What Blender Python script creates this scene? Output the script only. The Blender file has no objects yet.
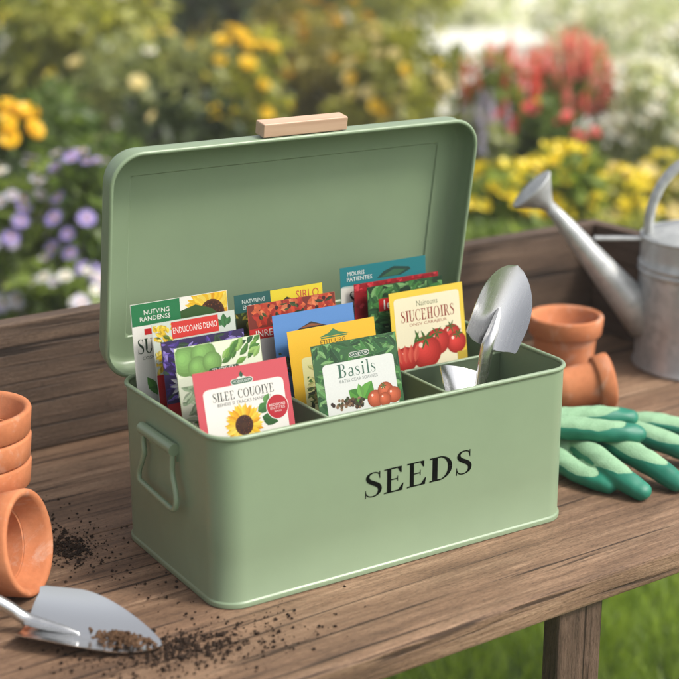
import bpy, bmesh, math, random
import numpy as np
from mathutils import Vector, Matrix, Euler
R = math.radians
random.seed(7); rng = np.random.default_rng(7)
scn = bpy.context.scene
col = scn.collection

# ------------------------------------------------------------------ camera, sky, sun, exposure
# world axes: X runs along the front of the tin, Y to its back, table top at z = 0, ground at z = -0.75
GZ = -0.75
YAW = R(32.2028); PITCH = R(17.1157)
CAM = Vector((-0.536, -1.042, 0.608))
RIGHT = Vector((math.cos(YAW), -math.sin(YAW), 0)); FWD = Vector((math.sin(YAW), math.cos(YAW), 0))
cd = bpy.data.cameras.new('camera'); cam = bpy.data.objects.new('camera', cd); col.objects.link(cam)
cam.location = CAM; cam.rotation_euler = (R(90) - PITCH, 0, -YAW)
cd.sensor_width = 36; cd.lens = 36 * 1500 / 679; cd.clip_start = 0.05; cd.clip_end = 500
cd.dof.use_dof = True; cd.dof.focus_distance = 1.42; cd.dof.aperture_fstop = 4.5
scn.camera = cam

SUN_DIR = (RIGHT * 0.78 - FWD * 0.27 + Vector((0, 0, 1.0))).normalized()   # towards the sun
w = bpy.data.worlds.new('World'); scn.world = w; w.use_nodes = True
nt = w.node_tree; nt.nodes.clear()
sky = nt.nodes.new('ShaderNodeTexSky'); sky.sky_type = 'NISHITA'; sky.sun_disc = False
sky.sun_elevation = math.asin(SUN_DIR.z); sky.sun_rotation = math.atan2(SUN_DIR.x, SUN_DIR.y)
sky.air_density = 0.8; sky.dust_density = 5.0; sky.ozone_density = 0.5
hs = nt.nodes.new('ShaderNodeHueSaturation'); hs.inputs['Saturation'].default_value = 0.25   # thin bright overcast: a whiter sky
bgn = nt.nodes.new('ShaderNodeBackground'); bgn.inputs['Strength'].default_value = 0.12
wo = nt.nodes.new('ShaderNodeOutputWorld')
nt.links.new(sky.outputs[0], hs.inputs['Color']); nt.links.new(hs.outputs[0], bgn.inputs[0]); nt.links.new(bgn.outputs[0], wo.inputs[0])
sl = bpy.data.lights.new('sun', 'SUN'); sl.energy = 1.5; sl.angle = R(11); sl.color = (1, 0.93, 0.82)
so = bpy.data.objects.new('sun', sl); col.objects.link(so)
so.rotation_euler = SUN_DIR.to_track_quat('Z', 'Y').to_euler(); so.location = (2, -2, 4)
vs = scn.view_settings; vs.view_transform = 'Standard'; vs.look = 'None'; vs.gamma = 1; vs.use_curve_mapping = False
vs.exposure = 0.97
scn.cycles.use_denoising = True
scn.cycles.max_bounces = 8; scn.cycles.sample_clamp_indirect = 6
scn.render.engine = 'CYCLES'

# ------------------------------------------------------------------ object helpers
def tag(o, label=None, cat=None, group=None, kind=None):
    if label: o['label'] = label
    if cat: o['category'] = cat
    if group: o['group'] = group
    if kind: o['kind'] = kind
    return o
def link(name, data, parent=None, mats=()):
    o = bpy.data.objects.new(name, data); col.objects.link(o)
    if parent: o.parent = parent
    for m in mats: data.materials.append(m)
    return o
def thing(name, label, cat, loc=(0, 0, 0), rot=(0, 0, 0), group=None):
    o = bpy.data.objects.new(name, None); col.objects.link(o); o.empty_display_size = 0.02
    o.location = loc; o.rotation_euler = rot
    return tag(o, label, cat, group)
def mesh(name, v, f, smooth=True, fmat=None):
    me = bpy.data.meshes.new(name); me.from_pydata([tuple(p) for p in v], [], [tuple(q) for q in f]); me.update()
    if smooth: me.polygons.foreach_set('use_smooth', [True] * len(me.polygons))
    if fmat is not None: me.polygons.foreach_set('material_index', fmat)
    return me
def autosmooth(me, deg=35):
    bm = bmesh.new(); bm.from_mesh(me)
    for e in bm.edges:
        if len(e.link_faces) == 2 and e.calc_face_angle(0) > R(deg): e.smooth = False
    for f in bm.faces: f.smooth = True
    bm.to_mesh(me); bm.free(); return me
class G:
    """collects geometry for one mesh"""
    def __init__(s): s.v = []; s.f = []; s.m = []
    def add(s, v, f, m=0):
        b = len(s.v); s.v += [tuple(p) for p in v]; s.f += [tuple(i + b for i in q) for q in f]; s.m += [m] * len(f)
    def box(s, a, b, m=0):
        x0, y0, z0 = a; x1, y1, z1 = b
        s.add([(x0,y0,z0),(x1,y0,z0),(x1,y1,z0),(x0,y1,z0),(x0,y0,z1),(x1,y0,z1),(x1,y1,z1),(x0,y1,z1)],
              [(3,2,1,0),(4,5,6,7),(0,1,5,4),(1,2,6,5),(2,3,7,6),(3,0,4,7)], m)
    def tube(s, pts, rad, n=12, m=0, cap=True, flat=1.0):
        pts = [Vector(p) for p in pts]; k = len(pts)
        rad = [rad] * k if isinstance(rad, (int, float)) else rad
        up = None; V = []; F = []
        for i, p in enumerate(pts):
            t = (pts[min(i + 1, k - 1)] - pts[max(i - 1, 0)]).normalized()
            if up is None:
                up = Vector((0, 0, 1)) if abs(t.z) < .9 else Vector((1, 0, 0))
            a = t.cross(up).normalized(); up = a.cross(t).normalized()
            for j in range(n):
                c = 2 * math.pi * j / n
                V.append(p + a * math.cos(c) * rad[i] + up * math.sin(c) * rad[i] * flat)
        for i in range(k - 1):
            for j in range(n):
                F.append((i*n+j, i*n+(j+1)%n, (i+1)*n+(j+1)%n, (i+1)*n+j))
        if cap: F.append(tuple(range(n))[::-1]); F.append(tuple((k-1)*n+j for j in range(n)))
        s.add(V, F, m)
    def lathe(s, prof, n=48, m=0, closed=False):
        V = []; F = []; k = len(prof)
        for (r, z) in prof:
            for j in range(n):
                a = 2 * math.pi * j / n; V.append((r * math.cos(a), r * math.sin(a), z))
        for i in range(k if closed else k - 1):
            i2 = (i + 1) % k
            for j in range(n): F.append((i*n+j, i*n+(j+1)%n, i2*n+(j+1)%n, i2*n+j))
        s.add(V, F, m)
    def build(s, name, mats, parent=None, smooth=True, auto=None):
        mats = mats if isinstance(mats, (list, tuple)) else [mats]
        me = mesh(name, s.v, s.f, smooth, s.m)
        bm = bmesh.new(); bm.from_mesh(me); bmesh.ops.recalc_face_normals(bm, faces=bm.faces); bm.to_mesh(me); bm.free()
        if auto: autosmooth(me, auto)
        return link(name, me, parent, mats)
def bevel(o, wd, seg=2):
    b = o.modifiers.new('bevel', 'BEVEL'); b.width = wd; b.segments = seg; b.limit_method = 'ANGLE'; b.angle_limit = R(40)
def rrect(L, W, r, off, n=8):
    """points of a rounded rectangle (0..L, 0..W) grown by off"""
    r2 = max(r + off, 0.003); out = []
    for cx, cy, a0 in ((L + off - r2, -off + r2, -90), (L + off - r2, W + off - r2, 0), (-off + r2, W + off - r2, 90), (-off + r2, -off + r2, 180)):
        for i in range(n + 1):
            a = R(a0 + 90 * i / n); out.append((cx + r2 * math.cos(a), cy + r2 * math.sin(a)))
    return out
def sweep(g, L, W, r, prof, closed=False, fill_last=False, n=8):
    V = []; F = []; N = 4 * (n + 1); k = len(prof)
    for off, z in prof: V += [(x, y, z) for x, y in rrect(L, W, r, off, n)]
    for i in range(k if closed else k - 1):
        i2 = (i + 1) % k
        for j in range(N): F.append((i*N+j, i*N+(j+1)%N, i2*N+(j+1)%N, i2*N+j))
    if fill_last: F.append(tuple((k-1)*N+j for j in range(N)))
    g.add(V, F)

# ------------------------------------------------------------------ materials
def mat(name):
    m = bpy.data.materials.new(name); m.use_nodes = True; t = m.node_tree
    return m, t, t.nodes['Principled BSDF']
def N(t, typ, **kw):
    n = t.nodes.new(typ)
    for k, v in kw.items():
        if k in n.inputs: n.inputs[k].default_value = v
        else: setattr(n, k, v)
    return n
def ramp(t, fac, stops):
    r = t.nodes.new('ShaderNodeValToRGB'); e = r.color_ramp.elements
    while len(e) < len(stops): e.new(0.5)
    for i, (p, c) in enumerate(stops): e[i].position = p; e[i].color = (*c, 1) if len(c) == 3 else c
    t.links.new(fac, r.inputs[0]); return r.outputs[0]
def mapping(t, scale=(1, 1, 1), src='Object', loc=(0, 0, 0)):
    tc = t.nodes.new('ShaderNodeTexCoord'); mp = t.nodes.new('ShaderNodeMapping')
    mp.inputs['Scale'].default_value = scale; mp.inputs['Location'].default_value = loc
    t.links.new(tc.outputs[src], mp.inputs[0]); return mp.outputs[0]
def noise(t, vec, scale, detail=4, rough=.55, dist=0):
    n = N(t, 'ShaderNodeTexNoise', Scale=scale, Detail=detail, Roughness=rough, Distortion=dist); t.links.new(vec, n.inputs['Vector']); return n.outputs[0]
def mix(t, fac, a, b, mode='MIX'):
    m = t.nodes.new('ShaderNodeMix'); m.data_type = 'RGBA'; m.blend_type = mode
    for sock, val in ((m.inputs[0], fac), (m.inputs[6], a), (m.inputs[7], b)):
        if isinstance(val, (int, float)): sock.default_value = val
        elif isinstance(val, (tuple, list)): sock.default_value = (*val, 1)
        else: t.links.new(val, sock)
    return m.outputs[2]
def bump(t, b, h, strength, dist):
    n = N(t, 'ShaderNodeBump', Strength=strength, Distance=dist); t.links.new(h, n.inputs['Height']); t.links.new(n.outputs[0], b.inputs['Normal'])
def mathn(t, op, a, b=None):
    n = t.nodes.new('ShaderNodeMath'); n.operation = op
    for i, v in ((0, a), (1, b)):
        if v is None: continue
        if isinstance(v, (int, float)): n.inputs[i].default_value = v
        else: t.links.new(v, n.inputs[i])
    return n.outputs[0]
def simple(name, c, rough=.5, metal=0, spec=.5):
    m, t, b = mat(name); b.inputs['Base Color'].default_value = (*c, 1); b.inputs['Roughness'].default_value = rough
    b.inputs['Metallic'].default_value = metal; b.inputs['Specular IOR Level'].default_value = spec; return m
def wood(name, dark, midc, light, axis=0, seed=0.0, rings=1.0):
    """weathered timber, grain along the given object axis"""
    m, t, b = mat(name)
    def sc(a, c): s = [c, c, c]; s[axis] = a; return tuple(s)
    l = (seed * 3.1, seed * 1.7, seed * 2.3)
    big = noise(t, mapping(t, sc(2.2, 16), loc=l), 1, 3, .5, 1.2)
    grain = noise(t, mapping(t, sc(5, 95), loc=l), 1, 6, .65, .6)
    fine = noise(t, mapping(t, sc(26, 620), loc=l), 1, 5, .75, .3)
    pore = noise(t, mapping(t, sc(170, 900), loc=l), 1, 3, .7)
    grit = noise(t, mapping(t, (700, 700, 700), loc=l), 1, 3, .6)
    crack = noise(t, mapping(t, sc(3.2, 120), loc=(l[1], l[2], l[0])), 1, 3, .5, .5)
    blot = noise(t, mapping(t, sc(9, 26), loc=(l[2], l[0], l[1])), 1, 4, .6, .4)
    s = mathn(t, 'ADD', mathn(t, 'MULTIPLY', big, .30), mathn(t, 'ADD', mathn(t, 'MULTIPLY', grain, .38), mathn(t, 'MULTIPLY', fine, .32)))
    c = ramp(t, s, [(.34, dark), (.5, midc), (.66, light)])
    ck = ramp(t, crack, [(.35, (.20, .165, .135)), (.415, (1, 1, 1))])
    c = mix(t, .97, c, ck, 'MULTIPLY')
    c = mix(t, .75, c, ramp(t, pore, [(.34, (.42, .38, .34)), (.48, (1, 1, 1)), (.7, (1.16, 1.15, 1.13))]), 'MULTIPLY')
    c = mix(t, .5, c, ramp(t, grit, [(.3, (.70, .70, .70)), (.7, (1.22, 1.22, 1.22))]), 'MULTIPLY')
    bl = ramp(t, blot, [(.36, (.72, .70, .66)), (.62, (1.08, 1.06, 1.03))])
    c = mix(t, .8, c, bl, 'MULTIPLY')
    t.links.new(c, b.inputs['Base Color'])
    t.links.new(ramp(t, fine, [(.3, (.5,) * 3), (.7, (.72,) * 3)]), b.inputs['Roughness'])
    b.inputs['Specular IOR Level'].default_value = .35
    h = mathn(t, 'ADD', mathn(t, 'ADD', mathn(t, 'MULTIPLY', grain, .6), mathn(t, 'MULTIPLY', fine, .6)), mathn(t, 'ADD', mathn(t, 'MULTIPLY', ck, .5), mathn(t, 'MULTIPLY', pore, .35)))
    bump(t, b, h, .75, .0020); return m
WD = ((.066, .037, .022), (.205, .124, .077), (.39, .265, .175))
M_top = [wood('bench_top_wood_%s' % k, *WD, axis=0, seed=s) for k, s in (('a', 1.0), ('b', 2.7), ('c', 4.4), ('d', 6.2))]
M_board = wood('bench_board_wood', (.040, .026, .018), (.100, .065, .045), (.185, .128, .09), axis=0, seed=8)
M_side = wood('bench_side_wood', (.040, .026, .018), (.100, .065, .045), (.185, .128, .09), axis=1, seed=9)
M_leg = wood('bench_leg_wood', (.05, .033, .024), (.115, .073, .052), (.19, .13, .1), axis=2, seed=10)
def beech():
    m, t, b = mat('smooth_beech'); n = noise(t, mapping(t, (9, 110, 110)), 1, 5, .6, .4)
    t.links.new(ramp(t, n, [(.3, (.43, .275, .185)), (.5, (.49, .325, .225)), (.7, (.53, .365, .26))]), b.inputs['Base Color']); b.inputs['Roughness'].default_value = .5
    bump(t, b, n, .15, .0006); return m
M_beech = beech()

def paint(name, c, rough=.34):
    m, t, b = mat(name)
    n = noise(t, mapping(t), 9, 4, .6)
    t.links.new(mix(t, .5, c, ramp(t, n, [(.35, tuple(q * .93 for q in c)), (.65, tuple(q * 1.05 for q in c))])), b.inputs['Base Color'])
    t.links.new(ramp(t, noise(t, mapping(t), 30, 5, .6), [(.3, (rough - .06,) * 3), (.7, (rough + .08,) * 3)]), b.inputs['Roughness'])
    h = mathn(t, 'ADD', mathn(t, 'MULTIPLY', noise(t, mapping(t), 14, 3), 1.6), mathn(t, 'MULTIPLY', noise(t, mapping(t), 650, 2), .10))
    bump(t, b, h, .16, .0022); return m
SAGE = (.202, .270, .170)
M_sage = paint('sage_enamel', SAGE)
M_sage_in = M_sage
M_ink = simple('dark_green_ink', (.002, .003, .002), .8, 0, .05)
M_hinge = simple('hinge_steel', (.35, .36, .35), .35, 1)

def terracotta(name, seed):
    m, t, b = mat(name); l = (seed, seed * 2, seed * .7)
    n = noise(t, mapping(t, loc=l), 16, 5, .6, .4); f = noise(t, mapping(t, loc=l), 130, 4, .7)
    c = ramp(t, n, [(.3, (.42, .140, .058)), (.55, (.50, .185, .082)), (.75, (.54, .23, .118))])
    chalk = ramp(t, noise(t, mapping(t, loc=(l[1], l[0], l[2])), 22, 6, .7, 1.0), [(.55, (0, 0, 0)), (.71, (.60, .60, .60))])
    c = mix(t, chalk, c, (.56, .42, .34)); c = mix(t, .35, c, ramp(t, f, [(.3, (.6, .6, .6)), (.7, (1.1, 1.1, 1.1))]), 'MULTIPLY')
    t.links.new(c, b.inputs['Base Color']); b.inputs['Roughness'].default_value = .82; b.inputs['Specular IOR Level'].default_value = .25
    bump(t, b, f, .3, .0008); return m
M_terra = [terracotta('terracotta_%s' % 'abcdef'[i], i * 1.7 + .3) for i in range(6)]
def galv():
    m, t, b = mat('galvanised_steel')
    vo = N(t, 'ShaderNodeTexVoronoi', Scale=95); t.links.new(mapping(t), vo.inputs['Vector'])
    bw = t.nodes.new('ShaderNodeSeparateColor'); t.links.new(vo.outputs['Color'], bw.inputs[0])
    n = noise(t, mapping(t, (6, 6, 2)), 4, 5, .6, .6)
    c = ramp(t, mathn(t, 'ADD', mathn(t, 'MULTIPLY', bw.outputs[0], .3), mathn(t, 'MULTIPLY', n, .7)), [(.25, (.34, .355, .36)), (.55, (.45, .465, .465)), (.8, (.56, .575, .57))])
    t.links.new(c, b.inputs['Base Color']); b.inputs['Metallic'].default_value = .38
    t.links.new(ramp(t, n, [(.3, (.36,) * 3), (.7, (.5,) * 3)]), b.inputs['Roughness'])
    bump(t, b, n, .15, .002); return m
M_galv = galv()
def steel():
    m, t, b = mat('polished_steel'); b.inputs['Base Color'].default_value = (.62, .62, .615, 1); b.inputs['Metallic'].default_value = 1
    n = noise(t, mapping(t, (8, 140, 140)), 4, 4, .6)
    t.links.new(ramp(t, n, [(.3, (.20,) * 3), (.7, (.30,) * 3)]), b.inputs['Roughness']); bump(t, b, n, .05, .0006); return m
M_steel = steel()
M_brushed = simple('brushed_steel', (.88, .88, .87), .20, 1)
def soilm(name, a, c):
    m, t, b = mat(name); n = noise(t, mapping(t), 220, 3)
    t.links.new(ramp(t, n, [(.3, a), (.7, c)]), b.inputs['Base Color']); b.inputs['Roughness'].default_value = .95; b.inputs['Specular IOR Level'].default_value = .15; return m
M_soil = soilm('potting_soil', (.010, .006, .004), (.035, .021, .014))
M_soil2 = soilm('crumbly_compost', (.05, .026, .014), (.13, .075, .042))
def print_mat():
    m, t, b = mat('printed_card'); a = t.nodes.new('ShaderNodeVertexColor'); a.layer_name = 'Col'
    n = noise(t, mapping(t), 900, 3); c = mix(t, .25, a.outputs[0], ramp(t, n, [(.3, (.82,) * 3), (.7, (1.06,) * 3)]), 'MULTIPLY')
    t.links.new(c, b.inputs['Base Color']); b.inputs['Roughness'].default_value = .5; b.inputs['Specular IOR Level'].default_value = .35; return m
M_print = print_mat()
def glove_mat():
    m, t, b = mat('knit_and_rubber'); a = t.nodes.new('ShaderNodeAttribute'); a.attribute_name = 'knit'
    n1 = noise(t, mapping(t), 60, 3)
    wv = N(t, 'ShaderNodeTexVoronoi', Scale=620); t.links.new(mapping(t), wv.inputs['Vector'])
    k = ramp(t, mathn(t, 'ADD', a.outputs['Fac'], mathn(t, 'MULTIPLY', mathn(t, 'SUBTRACT', n1, .5), .05)), [(.488, (0, 0, 0)), (.512, (1, 1, 1))])
    knit = ramp(t, wv.outputs['Distance'], [(.0, (.27, .44, .275)), (.7, (.205, .36, .215))])
    rub = ramp(t, n1, [(.3, (.005, .135, .085)), (.7, (.010, .175, .110))])
    t.links.new(mix(t, k, rub, knit), b.inputs['Base Color'])
    t.links.new(mathn(t, 'ADD', mathn(t, 'MULTIPLY', k, .36), .50), b.inputs['Roughness'])
    bump(t, b, mathn(t, 'MULTIPLY', mathn(t, 'SUBTRACT', mathn(t, 'MULTIPLY', k, 1.2), mathn(t, 'MULTIPLY', wv.outputs['Distance'], mathn(t, 'ADD', mathn(t, 'MULTIPLY', k, .5), .06))), -1), .5, .0009); return m
M_glove = glove_mat()
def leafm(name, a, c, trans=.40):
    m = bpy.data.materials.new(name); m.use_nodes = True; t = m.node_tree; b = t.nodes['Principled BSDF']
    at = t.nodes.new('ShaderNodeAttribute'); at.attribute_name = 'rnd'
    cc = ramp(t, at.outputs['Fac'], [(0, a), (1, c)])
    t.links.new(cc, b.inputs['Base Color']); b.inputs['Roughness'].default_value = .42
    tr = t.nodes.new('ShaderNodeBsdfTranslucent'); t.links.new(mix(t, 1, cc, (1.5, 1.5, .8), 'MULTIPLY'), tr.inputs[0])
    mx = t.nodes.new('ShaderNodeMixShader'); mx.inputs[0].default_value = trans
    t.links.new(b.outputs[0], mx.inputs[1]); t.links.new(tr.outputs[0], mx.inputs[2]); t.links.new(mx.outputs[0], t.nodes['Material Output'].inputs[0]); return m
M_stem = simple('green_stem', (.06, .11, .03), .6)
M_bark = simple('brown_bark', (.07, .05, .035), .85)

# ------------------------------------------------------------------ ground
def campt(X, Y, z=GZ): p = CAM + RIGHT * X + FWD * Y; return Vector((p.x, p.y, z))
def lawn_mat():
    m, t, b = mat('lawn_green'); v = mapping(t)
    c = ramp(t, noise(t, v, 3, 6, .6), [(.3, (.055, .105, .018)), (.7, (.11, .17, .03))])
    t.links.new(c, b.inputs['Base Color']); b.inputs['Roughness'].default_value = .9; bump(t, b, noise(t, v, 120, 4), .8, .02); return m
g = G(); g.add([(-60, -60, GZ), (60, -60, GZ), (60, 60, GZ), (-60, 60, GZ)], [(0, 1, 2, 3)])
tag(g.build('ground', lawn_mat(), smooth=False), kind='structure')
def bed_mat():
    m, t, b = mat('bed_soil'); v = mapping(t)
    t.links.new(ramp(t, noise(t, v, 9, 8, .65), [(.3, (.03, .024, .014)), (.7, (.085, .065, .04))]), b.inputs['Base Color']); b.inputs['Roughness'].default_value = .95
    bump(t, b, noise(t, v, 40, 6, .7), 1, .03); return m
bedo = [campt(-5, 2.15, GZ + .02), campt(-.35, 2.15, GZ + .02), campt(.5, 3.0, GZ + .02), campt(5, 3.0, GZ + .02), campt(9, 8.6, GZ + .02), campt(-9, 8.6, GZ + .02)]
g = G(); g.add(bedo, [tuple(range(6))]); tag(g.build('flower_bed', bed_mat(), smooth=False), kind='structure')

def haze_glow_mat():  # added pale ground, its colour stands in for the bright distant haze
    m, t, b = mat('painted_haze_glow'); v = mapping(t)
    n = N(t, 'ShaderNodeTexVoronoi', Scale=60); t.links.new(v, n.inputs['Vector'])
    c = mix(t, .5, ramp(t, noise(t, v, .7, 5, .6), [(.35, (.60, .61, .52)), (.65, (.76, .75, .68))]), ramp(t, n.outputs['Distance'], [(0, (.78, .77, .71)), (1, (.52, .51, .46))]))
    t.links.new(c, b.inputs['Base Color']); b.inputs['Roughness'].default_value = .95; return m
g = G(); g.add([campt(.35, 6.6, GZ + .032), campt(5.5, 5.6, GZ + .032), campt(22, 50, GZ + .032), campt(1.2, 50, GZ + .032)], [(0, 1, 2, 3)])
tag(g.build('haze_glow_ground', haze_glow_mat(), smooth=False), kind='structure')

# ------------------------------------------------------------------ workbench
bench_yaw = R(2.5)
bench = thing('potting_bench', 'weathered brown wooden potting bench with raised back board carrying the sage tin', 'workbench', (-.0, 0, 0), (0, 0, bench_yaw))
# bench-local axes: x along the front edge, y to the back; front edge y=-0.131, back board face y=0.451
FY, BY, X0, X1, TH = -.131, .4515, -.55, 1.45, .028
edges = [FY, .062, .215, .352, BY + .022]
for i in range(4):
    g = G(); g.box((X0, edges[i] + (.0008 if i else 0), -TH), (X1, edges[i + 1] - .0008, 0)); o = g.build('plank', M_top[i], bench, smooth=False); bevel(o, .0022 if i else .004, 3)
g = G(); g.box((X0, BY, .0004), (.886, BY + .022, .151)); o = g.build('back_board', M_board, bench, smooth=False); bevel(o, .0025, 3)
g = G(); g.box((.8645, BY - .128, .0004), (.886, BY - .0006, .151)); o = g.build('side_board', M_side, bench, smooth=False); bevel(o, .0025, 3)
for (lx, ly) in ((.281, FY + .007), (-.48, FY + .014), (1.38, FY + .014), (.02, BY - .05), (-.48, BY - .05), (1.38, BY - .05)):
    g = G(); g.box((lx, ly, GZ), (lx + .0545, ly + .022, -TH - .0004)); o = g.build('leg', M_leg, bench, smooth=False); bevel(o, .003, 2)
for ly in (BY - .09,):
    g = G(); g.box((X0 + .06, ly, -TH - .058), (X1 - .04, ly + .02, -TH - .0006)); o = g.build('rail', M_leg, bench, smooth=False); bevel(o, .002, 2)

# ------------------------------------------------------------------ serif and sans lettering
def ribbon(pts, ws, sub=6):
    P = []; n = len(pts)
    for i in range(n - 1):
        p0, p1, p2, p3 = pts[max(i-1, 0)], pts[i], pts[i+1], pts[min(i+2, n-1)]
        for k in range(sub):
            t = k / sub
            q = [0.5*((2*p1[d]) + (-p0[d]+p2[d])*t + (2*p0[d]-5*p1[d]+4*p2[d]-p3[d])*t*t + (-p0[d]+3*p1[d]-3*p2[d]+p3[d])*t**3) for d in (0, 1)]
            P.append((q[0], q[1], ws[i] * (1 - t) + ws[i+1] * t))
    P.append((*pts[-1], ws[-1])); A = []; B = []
    for i in range(len(P)):
        a = P[max(i-1, 0)]; b = P[min(i+1, len(P)-1)]; dx, dy = b[0]-a[0], b[1]-a[1]; l = math.hypot(dx, dy) or 1
        nx, ny = -dy / l, dx / l; h = P[i][2] / 2
        A.append((P[i][0]+nx*h, P[i][1]+ny*h)); B.append((P[i][0]-nx*h, P[i][1]-ny*h))
    return [[A[i], A[i+1], B[i+1], B[i]] for i in range(len(P)-1)]
def arc(cx, cy, ro, ri, a0, a1, n=18):
    out = []
    for i in range(n):
        a = R(a0 + (a1-a0)*i/n); b = R(a0 + (a1-a0)*(i+1)/n)
        out.append([(cx+ro[0]*math.cos(a), cy+ro[1]*math.sin(a)), (cx+ro[0]*math.cos(b), cy+ro[1]*math.sin(b)), (cx+ri[0]*math.cos(b), cy+ri[1]*math.sin(b)), (cx+ri[0]*math.cos(a), cy+ri[1]*math.sin(a))])
    return out
def rc(x0, y0, x1, y1): return [[(x0, y0), (x1, y0), (x1, y1), (x0, y1)]]
def stem(x, y0=0, y1=1, wt=.185, sf=.1, sh=.055):
    return rc(x, y0, x+wt, y1) + rc(x-sf, y0, x+wt+sf, y0+sh) + rc(x-sf, y1-sh, x+wt+sf, y1)
SP = [(.515,.76),(.49,.90),(.40,.965),(.28,.975),(.155,.915),(.115,.79),(.17,.665),(.31,.555),(.45,.45),(.525,.31),(.50,.15),(.40,.05),(.27,.022),(.14,.06),(.06,.17),(.045,.29)]
SW = [.02,.035,.045,.05,.09,.125,.15,.165,.165,.14,.11,.06,.05,.04,.03,.02]
GL = {
 'S': (ribbon(SP, SW) + [[(.50,1.0),(.535,1.0),(.535,.70),(.515,.70)]] + [[(.025,.0),(.055,.0),(.055,.32),(.035,.32)]], .64),
 'E': (rc(.10,0,.24,1) + rc(0,.945,.60,1) + rc(0,0,.64,.055) + [[(.46,.945),(.565,.74),(.60,.74),(.60,.945)], [(.48,.055),(.64,.055),(.675,.28),(.64,.28)]] + rc(.24,.495,.45,.54) + [[(.45,.42),(.475,.40),(.475,.64),(.45,.62)]], .76),
 'D': (stem(.10) + rc(.2,.945,.36,1) + rc(.2,0,.36,.055) + arc(.34,.5,(.47,.5),(.32,.457),-90,90), .90),
 'I': (stem(.12), .42), 'T': (stem(.26, sf=.1) + rc(0,.945,.66,1) + [[(0,.945),(.13,.945),(.03,.74),(0,.74)], [(.66,.945),(.53,.945),(.63,.74),(.66,.74)]], .72),
 'L': (stem(.10) + rc(.2,0,.56,.055) + [[(.42,.055),(.56,.055),(.60,.3),(.56,.3)]], .66),
 'O': (arc(.42,.5,(.42,.51),(.27,.465),0,360,30), .90), 'C': (arc(.42,.5,(.42,.51),(.27,.465),45,318,26) + rc(.68,.68,.71,.99), .80),
 'U': (stem(.08,.28,1).__add__([]) [:1] + rc(0,.945,.32,1) + arc(.385,.30,(.305,.31),(.165,.262),180,360) + rc(.645,.28,.69,1) + rc(.56,.945,.78,1), .82),
 'Y': ([[(.05,.97),(.2,.97),(.43,.45),(.30,.45)], [(.62,.97),(.68,.97),(.43,.45),(.37,.45)]] + rc(.29,0,.43,.47) + rc(.19,0,.53,.055) + rc(0,.945,.27,1) + rc(.52,.945,.76,1), .76),
 'R': (stem(.10) + rc(.2,.945,.36,1) + rc(.2,.48,.38,.525) + arc(.36,.74,(.27,.26),(.14,.217),-90,90,12) + [[(.32,.5),(.45,.5),(.78,.02),(.62,.02)]] + rc(.58,0,.84,.055), .84),
 'H': (stem(.10) + stem(.56) + rc(.2,.49,.6,.535), .92), 'N': (stem(.08,wt=.06) + rc(.62,0,.68,1) + rc(.5,.945,.78,1) + [[(.06,1),(.22,1),(.68,0),(.62,0)]], .84),
 'B': (stem(.10) + rc(.2,.945,.36,1) + rc(.2,.50,.38,.543) + rc(.2,0,.4,.055) + arc(.36,.765,(.25,.235),(.12,.192),-90,90,12) + arc(.38,.27,(.30,.27),(.16,.227),-90,90,12), .78),
 'a': (rc(.33,.08,.44,.48) + arc(.24,.47,(.2,.19),(.09,.15),0,150,10) + arc(.22,.17,(.21,.18),(.10,.135),20,360,16) + rc(.42,0,.52,.05), .54),
 's': ([[(x*.62, y*.66) for x, y in q] for q in ribbon(SP, SW)], .42), 'i': (rc(.12,0,.24,.66) + rc(.03,0,.33,.04) + rc(.04,.62,.2,.66) + arc(.18,.86,(.08,.08),(.0,.0),0,360,10), .36),
 'l': (rc(.12,0,.24,1.02) + rc(.03,0,.33,.04) + rc(.03,.98,.2,1.02), .36), ' ': ([], .38),
}
def serif(txt, sp=.05):
    x = 0; out = []
    for ch in txt:
        q, adv = GL[ch]; out += [[(p[0]+x, p[1]) for p in poly] for poly in q]; x += adv + sp
    return out, x - sp
_sans = {}
def sans(txt):
    if txt not in _sans:
        cu = bpy.data.curves.new('tmp', 'FONT'); cu.body = txt; cu.resolution_u = 2
        o = bpy.data.objects.new('tmp', cu); col.objects.link(o)
        me = o.to_mesh(); vs_ = [(v.co.x, v.co.y) for v in me.vertices]
        fs = [[vs_[i] for i in p.vertices] for p in me.polygons]; o.to_mesh_clear()
        bpy.data.objects.remove(o); bpy.data.curves.remove(cu)
        xs = [v[0] for v in vs_]; ys = [v[1] for v in vs_]
        _sans[txt] = ([[(x - min(xs), y - min(ys)) for x, y in f] for f in fs], max(xs) - min(xs), max(ys) - min(ys))
    return _sans[txt]

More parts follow.
